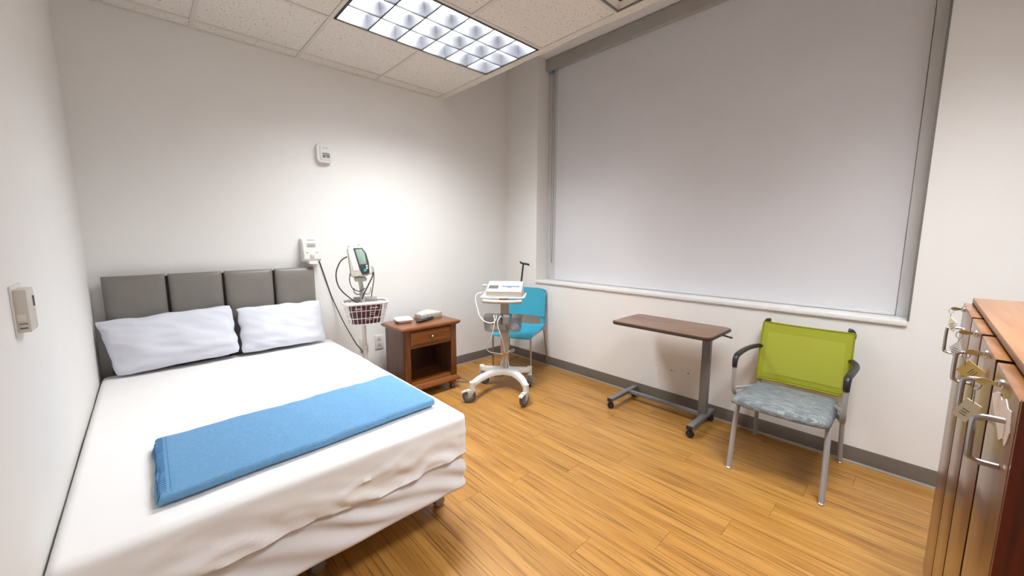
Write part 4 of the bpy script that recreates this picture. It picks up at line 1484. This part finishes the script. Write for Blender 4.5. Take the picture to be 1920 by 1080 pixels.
# ------------------------------------------------------------------ turquoise chair (local: x right, y rear)
BA = R(-67)
bc = empty('stacking_chair', (2.735, 2.800, 0), BA, label='turquoise plastic stacking chair with thin steel legs behind the cart', cat='chair')
def shell_seat(u, v_, dz=0):
    a = 2*u-1
    y = -.225+.405*v_
    z = .440-.012*math.sin(math.pi*min(1, v_*1.1))
    if v_ < .18:
        z -= .040*((.18-v_)/.18)**2
    if v_ > .9:
        z += .018*((v_-.9)/.1)**1.5
    z += .016*abs(a)**3*(.4+.6*v_)
    wv = .228-.012*v_
    if v_ < .08:
        wv -= .02*((.08-v_)/.08)**2
    return Vector((a*wv, y, z+dz))
MB().slab(lambda u, v_: shell_seat(u, v_, 0), lambda u, v_: shell_seat(u, v_, -.009), 22, 26).build('seat', 'blue_shell', bc, angle=50)
def shell_back(u, v_, d=0):
    a = 2*u-1
    z = .545+.288*v_
    y = .205+.075*v_+.022*(1-a*a)*.9-.02
    wv = .215-.004*v_
    k = max(0, (v_-.86)/.14)
    wv -= .018*k**2.5
    if v_ > .97:
        z -= .012*abs(a)**6
    return Vector((a*wv, y+d-.022*abs(a)**4, z))
MB().slab(lambda u, v_: shell_back(u, v_, 0), lambda u, v_: shell_back(u, v_, .009), 22, 22).build('backrest', 'blue_shell', bc, angle=50)
m = MB()
for sg in (-1, 1):
    def strap(u, v_, d, sg=sg):
        z = .440+.11*v_
        yy = .170+.030*v_**.7
        xx = sg*(.168+.048*u)
        return Vector((xx, yy-.020*((.168+.048*u)/.215)**4*v_+d, z))
    m.slab(lambda u, v_: strap(u, v_, 0), lambda u, v_: strap(u, v_, .010), 4, 8)
m.build('back_strap', 'blue_shell', bc, angle=50)
for sg in (-1, 1):
    MB().tube(catmull([(sg*.205, -.190, .0), (sg*.205, -.192, .25), (sg*.203, -.190, .405)], 4), .0095, 10).build('leg', 'satin_nickel', bc)
    MB().tube(catmull([(sg*.225, .262, .0), (sg*.218, .235, .20), (sg*.205, .195, .405)], 4), .0095, 10).build('leg', 'satin_nickel', bc)
    MB().tube([(sg*.203, -.195, .408), (sg*.203, .20, .418)], .0095, 10).build('side_rail', 'satin_nickel', bc)
    MB().lathe([(.009, 0), (.012, .001), (.012, .012), (.0097, .014)], (sg*.205, -.190, 0), 12).build('glide', 'dark_grey_plastic', bc)
MB().tube([(-.203, .17, .412), (.203, .17, .412)], .008, 10).build('cross_bar', 'satin_nickel', bc)

# ------------------------------------------------------------------ overbed table
ot = empty('overbed_table', (2.80, 1.30, 0), label='brown-topped overbed table on a grey wheeled steel base under the window', cat='table')
TX0, TX1, TY0, TY1 = 2.505, 2.925, .862, 1.580
tcx, tcy = (TX0+TX1)/2, (TY0+TY1)/2
def tring(e, z):
    return [Vector((tcx+a, tcy+b_, z)) for a, b_ in rrect(TX1-TX0-2*e, TY1-TY0-2*e, .05-e*.5, 6)]
MB().rings([tring(e, z) for e, z in ((.012, .726), (.004, .728), (0, .733), (0, .744), (.002, .748), (.007, .7495))]).build('edge_strip', 'table_edge', ot, world=True, angle=30)
MB().rings([tring(e, z) for e, z in ((.008, .747), (.008, .7505), (.009, .751))]).build('table_top', 'laminate_brown', ot, world=True, angle=30)
PXX, PYY = 2.895, 1.015
MB().box(PXX-.022, PXX+.022, PYY-.028, PYY+.028, .085, .700, bevel=.004).build('outer_post', 'table_steel', ot, world=True)
MB().box(PXX-.017, PXX+.017, PYY-.022, PYY+.022, .700, .724, bevel=.002).build('inner_post', 'dark_grey_plastic', ot, world=True)
m = MB()
m.box(2.60, 2.915, .985, 1.045, .716, .7265)
m.box(2.62, 2.66, 1.04, 1.42, .716, .7265)
m.build('top_bracket', 'table_steel', ot, world=True)
MB().tube(catmull([(2.86, 1.0, .712), (2.86, .93, .706), (2.862, .872, .698), (2.864, .845, .694)], 5), .007, 8, flat=(.022, .007)).build('release_lever', 'black_plastic', ot, world=True)
m = MB()
m.tube([(PXX-.01, PYY-.032, .69), (PXX-.01, PYY-.036, .66)], .006, 8)
m.build('catch', 'chrome', ot, world=True)
for yy in (1.628, .995):
    MB().box(2.615, 3.030, yy-.020, yy+.020, .060, .088, bevel=.003).build('foot_bar', 'table_steel', ot, world=True)
    MB().box(2.611, 2.616, yy-.0205, yy+.0205, .0595, .0885, bevel=.001).build('end_cap', 'black_plastic', ot, world=True)
MB().box(PXX-.018, PXX+.018, 1.014, 1.609, .060, .086, bevel=.003).build('long_bar', 'table_steel', ot, world=True)
for (xx, yy, an) in ((2.633, 1.628, -52), (2.995, 1.628, -75), (2.633, .995, -40), (2.995, .995, -70)):
    mm = MB()
    T_ = Matrix.Translation((xx, yy, .0255)) @ Matrix.Rotation(R(an), 4, 'Z')
    for sg in (-1, 1):
        mm.lathe([(.004, sg*.017), (.018, sg*.017), (.0245, sg*.014), (.0255, sg*.009), (.0245, sg*.004), (.004, sg*.004)], (0, 0, 0), 20, 'y')
    mm.cyl((0, -.006, 0), (0, .006, 0), .008, seg=10)
    mm.box(-.012, .012, -.0035, .0035, .0, .032)
    bmesh.ops.transform(mm.bm, matrix=T_, verts=mm.bm.verts)
    mm.cyl((xx, yy, .048), (xx, yy, .061), .009, seg=10)
    mm.build('caster', 'black_plastic', ot, world=True)

# ------------------------------------------------------------------ lime mesh-back armchair
gc = empty('guest_chair', (2.72, .465, 0), R(-90), label='guest chair with lime mesh back, grey woven seat and silver arms', cat='chair')
# local: x = -(Y-.465), y = X-2.72
XLf, XRt = -.224, .224
def seat_s(u, v_, top):
    a, b_ = -math.cos(math.pi*u), -math.cos(math.pi*v_)
    w_ = .226+.008*(-b_)
    sx = a*w_-.008
    sy = -.075+b_*.235
    # rounded plan corners
    k = (abs(a)**5*abs(b_)**5)
    sx *= 1-.05*k
    sy = -.075+b_*.235*(1-.06*k)-.018*(1-a*a)*(b_ < 0)*abs(b_)**3
    edge = max(0, 1-abs(a)**5)*max(0, 1-abs(b_)**5)
    if top:
        z = .417+.044*edge**.35-.008*b_
    else:
        z = .413-.012*edge**.5-.004*b_
    return Vector((sx, sy, z))
MB().slab(lambda u, v_: seat_s(u, v_, True), lambda u, v_: seat_s(u, v_, False), 36, 32).build('seat', 'seat_weave', gc, angle=60)
for sg in (-1, 1):
    fx = .221*sg
    lg = MB().tube(catmull([(fx*1.0, -.283, .0), (fx*.985, -.262, .20), (fx*.955, -.232, .385), (fx*.93, -.19, .408)], 6), .0135, 14).build('front_leg', 'silver_paint', gc)
    MB().lathe([(.013, 0), (.0165, .001), (.0165, .010), (.0135, .013)], (fx*1.0, -.283, 0), 16).build('glide', 'chrome', lg)
    rl = MB().tube(catmull([(sg*.228, .275, .0), (sg*.224, .243, .20), (sg*.222, .228, .40), (sg*.222, .243, .60), (sg*.222, .275, .800)], 8), .0125, 14).build('rear_leg', 'silver_paint', gc)
    MB().lathe([(.012, 0), (.0155, .001), (.0155, .010), (.0125, .013)], (sg*.228, .275, 0), 16).build('glide', 'chrome', rl)
    MB().tube(catmull([(sg*.222, .270, .785), (sg*.222, .276, .805), (sg*.214, .275, .824), (sg*.198, .272, .828)], 4), .0145, 12).build('post_cap', 'black_plastic', rl)
    # arm loop
    ar = MB().tube(catmull([(sg*.205, -.02, .412), (sg*.232, -.06, .405), (sg*.252, -.13, .412), (sg*.258, -.172, .450), (sg*.258, -.186, .52), (sg*.258, -.190, .612)], 8), .0118, 12).build('arm_tube', 'silver_paint', gc)
    MB().tube([(sg*.205, .02, .438), (sg*.262, -.165, .462)], .0095, 10).build('arm_strut', 'silver_paint', gc)
    m = MB()
    p = catmull([(sg*.258, -.190, .600), (sg*.258, -.188, .640), (sg*.258, -.165, .664), (sg*.262, -.08, .668), (sg*.264, .06, .664), (sg*.252, .17, .660), (sg*.228, .245, .655)], 7)
    rg = []
    n = len(p)
    for i, q in enumerate(p):
        d = (p[min(i+1, n-1)]-p[max(i-1, 0)]).normalized()
        s_ = Vector((1, 0, 0))
        uu = s_.cross(d).normalized()
        t = min(1, i/(n*.45))
        w_, h_ = .0140+.004*t, .0140-.001*t
        rg.append([q+s_*w_*math.cos(2*math.pi*k/12)+uu*h_*math.sin(2*math.pi*k/12) for k in range(12)])
    m.rings(rg)
    m.build('armrest', 'black_plastic', gc, angle=50)
m = MB()
m.tube([(-.215, -.19, .402), (.215, -.19, .402)], .010, 10)
m.tube([(-.218, .16, .402), (.218, .16, .402)], .010, 10)
m.build('seat_rail', 'silver_paint', gc)
for sg in (-1, 1):
    MB().tube([(sg*.205, -.19, .403), (sg*.220, .228, .403)], .010, 10).build('side_rail', 'silver_paint', gc)
def back_s(u, v_, d):
    a = 2*u-1
    z = .440+.378*v_
    y = .218+.052*v_**1.4-.004
    return Vector((a*(.236-.006*v_), y+d+.014*(1-a*a)-.012, z-.006*(1-a*a)*v_))
bk_ = MB().slab(lambda u, v_: back_s(u, v_, 0), lambda u, v_: back_s(u, v_, .002), 26, 18).build('back_mesh', 'lime', gc, angle=60)
MB().slab(lambda u, v_: back_s(.07+.86*u, .12+.72*v_, -.0016), lambda u, v_: back_s(.07+.86*u, .12+.72*v_, -.0006), 26, 14).build('back_lining', 'lime_light', bk_, angle=60)
m = MB()
m.tube([back_s(k/20, 0, .001) for k in range(21)], .0045, 8)
m.tube([back_s(k/20, .035, .000) for k in range(21)], .0016, 6)
m.tube([back_s(k/20, 1, .001) for k in range(21)], .0045, 8)
for u_ in (0, 1):
    m.tube([back_s(u_, k/16, .001) for k in range(17)], .0045, 8)
m.build('back_hem', 'lime_dark', bk_)

# ------------------------------------------------------------------ cabinet with four keyed doors
CX0, CX1 = .900, 2.115          # near end, far end
CYD, CYB, CYT = -.113, -.585, -.132   # door faces, back, front edge of the top
CZB, CZT = .10, 1.149
cb = empty('locker_cabinet', ((CX0+CX1)/2, (CYD+CYB)/2, 0), label='reddish wooden cabinet with four narrow doors and bar handles', cat='cabinet')
MB().box(CX0-.024, CX1+.006, CYB, CYT, CZT, CZT+.016, bevel=.002).build('top', 'cab_top', cb, world=True)
MB().box(CX0-.022, CX0-.0105, CYB, CYD-.001, .0, CZT).build('end_panel', 'cab_side', cb, world=True)
MB().box(CX1-.018, CX1, CYB, CYT, .0, CZT).build('end_panel', 'cab_side', cb, world=True)
MB().box(CX0+.010, CX1-.018, CYB, CYB+.012, .05, CZT).build('back_panel', 'cab_side', cb, world=True)
MB().box(CX0+.010, CX1-.018, CYB+.012, CYT-.004, .08, .098).build('bottom_panel', 'cab_side', cb, world=True)
MB().box(CX0+.010, CX1-.018, CYT-.06, CYT-.045, .0, .08).build('toe_kick', 'black_trim', cb, world=True)
MB().box(CX0-.010, CX1-.018, CYT-.010, CYT-.004, .098, CZT).build('face_backing', 'black_trim', cb, world=True)
seams = [CX1+.002, 1.740, 1.450, 1.160, CX0-.010]
doors = []
G = .013
LOCKZ = 1.128
for k in range(4):
    b_, a = seams[k]-(G if k else 0), seams[k+1]+(G if k < 3 else 0)
    d = MB().box(a, b_, CYT-.003, CYD, CZB, CZT-.004, bevel=.0015).build('door', 'cab_front', cb, world=True)
    doors.append(d)
    if k < 3:
        MB().box(a-.0022, a-.0002, CYT-.003, CYD-.0008, CZB, CZT-.004).build('edge_strip', 'seam_shade', d, world=True)  # added strip that paints the gap beside the door as shaded
lock_x = [2.060, 1.560, 1.300, 1.045]
hand_x = [2.065, 1.500, 1.222, .955]
for k in range(4):
    hx = hand_x[k]
    z1, z0 = ((1.060, .968), (1.086, 1.008), (1.088, 1.008), (1.092, 1.016))[k]
    MB().tube(catmull([(hx, CYD+.0005, z1), (hx, CYD+.020, z1), (hx, CYD+.029, z1-.003), (hx, CYD+.033, z1-.012), (hx, CYD+.033, z0+.012), (hx, CYD+.029, z0+.003), (hx, CYD+.020, z0), (hx, CYD+.0005, z0)], 6), .0045, 10).build('handle', 'satin_nickel', doors[k], world=True)
    lx = lock_x[k]
    MB().lathe([(.009, CYD), (.009, CYD+.003), (.0075, CYD+.006), (.003, CYD+.007)], (lx, 0, LOCKZ), 16, 'y').build('lock', 'chrome', doors[k], world=True)
def key(lx, tagm, w_, h_, ang, lean, shape, label, drop):
    rt_ = empty('key_with_tag', (lx, CYD+.03, LOCKZ), label=label, cat='key', group='tagged keys in the cabinet locks')
    m = MB()
    m.box(lx-.0009, lx+.0009, CYD+.0072, CYD+.014, LOCKZ-.0035, LOCKZ+.0035)
    m.prism([(.0075*math.cos(2*math.pi*q/14)*1.4, .0060*math.sin(2*math.pi*q/14)) for q in range(14)], -.0009, .0009, mtx=Matrix.Translation((lx, CYD+.021, LOCKZ)) @ Matrix(((0, 0, 1, 0), (1, 0, 0, 0), (0, 1, 0, 0), (0, 0, 0, 1))))
    m.build('key', 'brass', rt_, world=True)
    c = Vector((lx, CYD+.029, LOCKZ-.008))
    m = MB()
    m.tube([c+Vector((0, .006*math.cos(2*math.pi*q/20), .009*math.sin(2*math.pi*q/20))) for q in range(20)], .0008, 6, closed=True)
    m.tube([c+Vector((.004*math.sin(2*math.pi*q/14), 0, -.010-drop/2+drop*.6*math.cos(2*math.pi*q/14))) for q in range(14)], .0008, 6, closed=True)
    m.build('key_ring', 'steel', rt_, world=True)
    m = MB()
    T_ = Matrix.Translation(c+Vector((0, 0, -.014-drop))) @ Matrix.Rotation(R(ang), 4, 'Z') @ Matrix.Rotation(R(lean), 4, 'Y') @ Matrix(((1, 0, 0, 0), (0, 0, 1, 0), (0, -1, 0, 0), (0, 0, 0, 1))).inverted()
    if shape == 'diamond':
        pts = [(0, .004), (w_/2, -h_/2), (0, -h_), (-w_/2, -h_/2)]
    else:
        pts = [(-w_/2, .004), (w_/2, .004), (w_/2, -h_), (-w_/2, -h_)]
    m.prism([(x_, y_) for x_, y_ in pts], -.0006, .0006, mtx=T_)
    to = m.build('tag', tagm, rt_, world=True)
    m = MB()
    for q in range(3):
        m.prism([(-w_*.22+(q % 2)*w_*.06, -h_*(.42+.14*q)), (w_*.22, -h_*(.42+.14*q)), (w_*.22, -h_*(.46+.14*q)), (-w_*.22+(q % 2)*w_*.06, -h_*(.46+.14*q))], -.0009, .0009, mtx=T_)
    m.build('tag_print', 'print_grey', to, world=True)
key(lock_x[0], 'tag', .050, .056, 25, 30, 'diamond', 'key with a cream tag in the cabinet lock farthest away, nearest the window', .010)
key(lock_x[1], 'white_plastic', .026, .042, 60, -10, 'diamond', 'key with a small white diamond tag in the second lock from the window', .006)
key(lock_x[2], 'tag_yellow', .034, .030, 60, 55, 'rect', 'key with a yellow printed tag in the third lock from the window', .012)
key(lock_x[3], 'tag', .022, .036, 62, -25, 'rect', 'key with a cream rectangular tag in the nearest cabinet lock', .022)
# torn paper label on the nearest door
m = MB()
pp = [(1.13, 1.088), (1.085, 1.104), (1.05, 1.112), (1.02, 1.108), (.985, 1.120), (.955, 1.113), (.925, 1.118), (.918, 1.100), (.912, 1.088), (.922, 1.070), (.935, 1.058), (.955, 1.064), (.99, 1.048), (1.02, 1.058), (1.06, 1.066), (1.10, 1.076)]
m.prism([(x_, z_) for x_, z_ in pp], 0, .0012, mtx=Matrix(((1, 0, 0, 0), (0, 0, 1, CYD+.0003), (0, 1, 0, 0), (0, 0, 0, 1))))
m.build('paper_scrap', 'paper', label='torn pale paper scrap stuck on the nearest cabinet door', cat='paper')
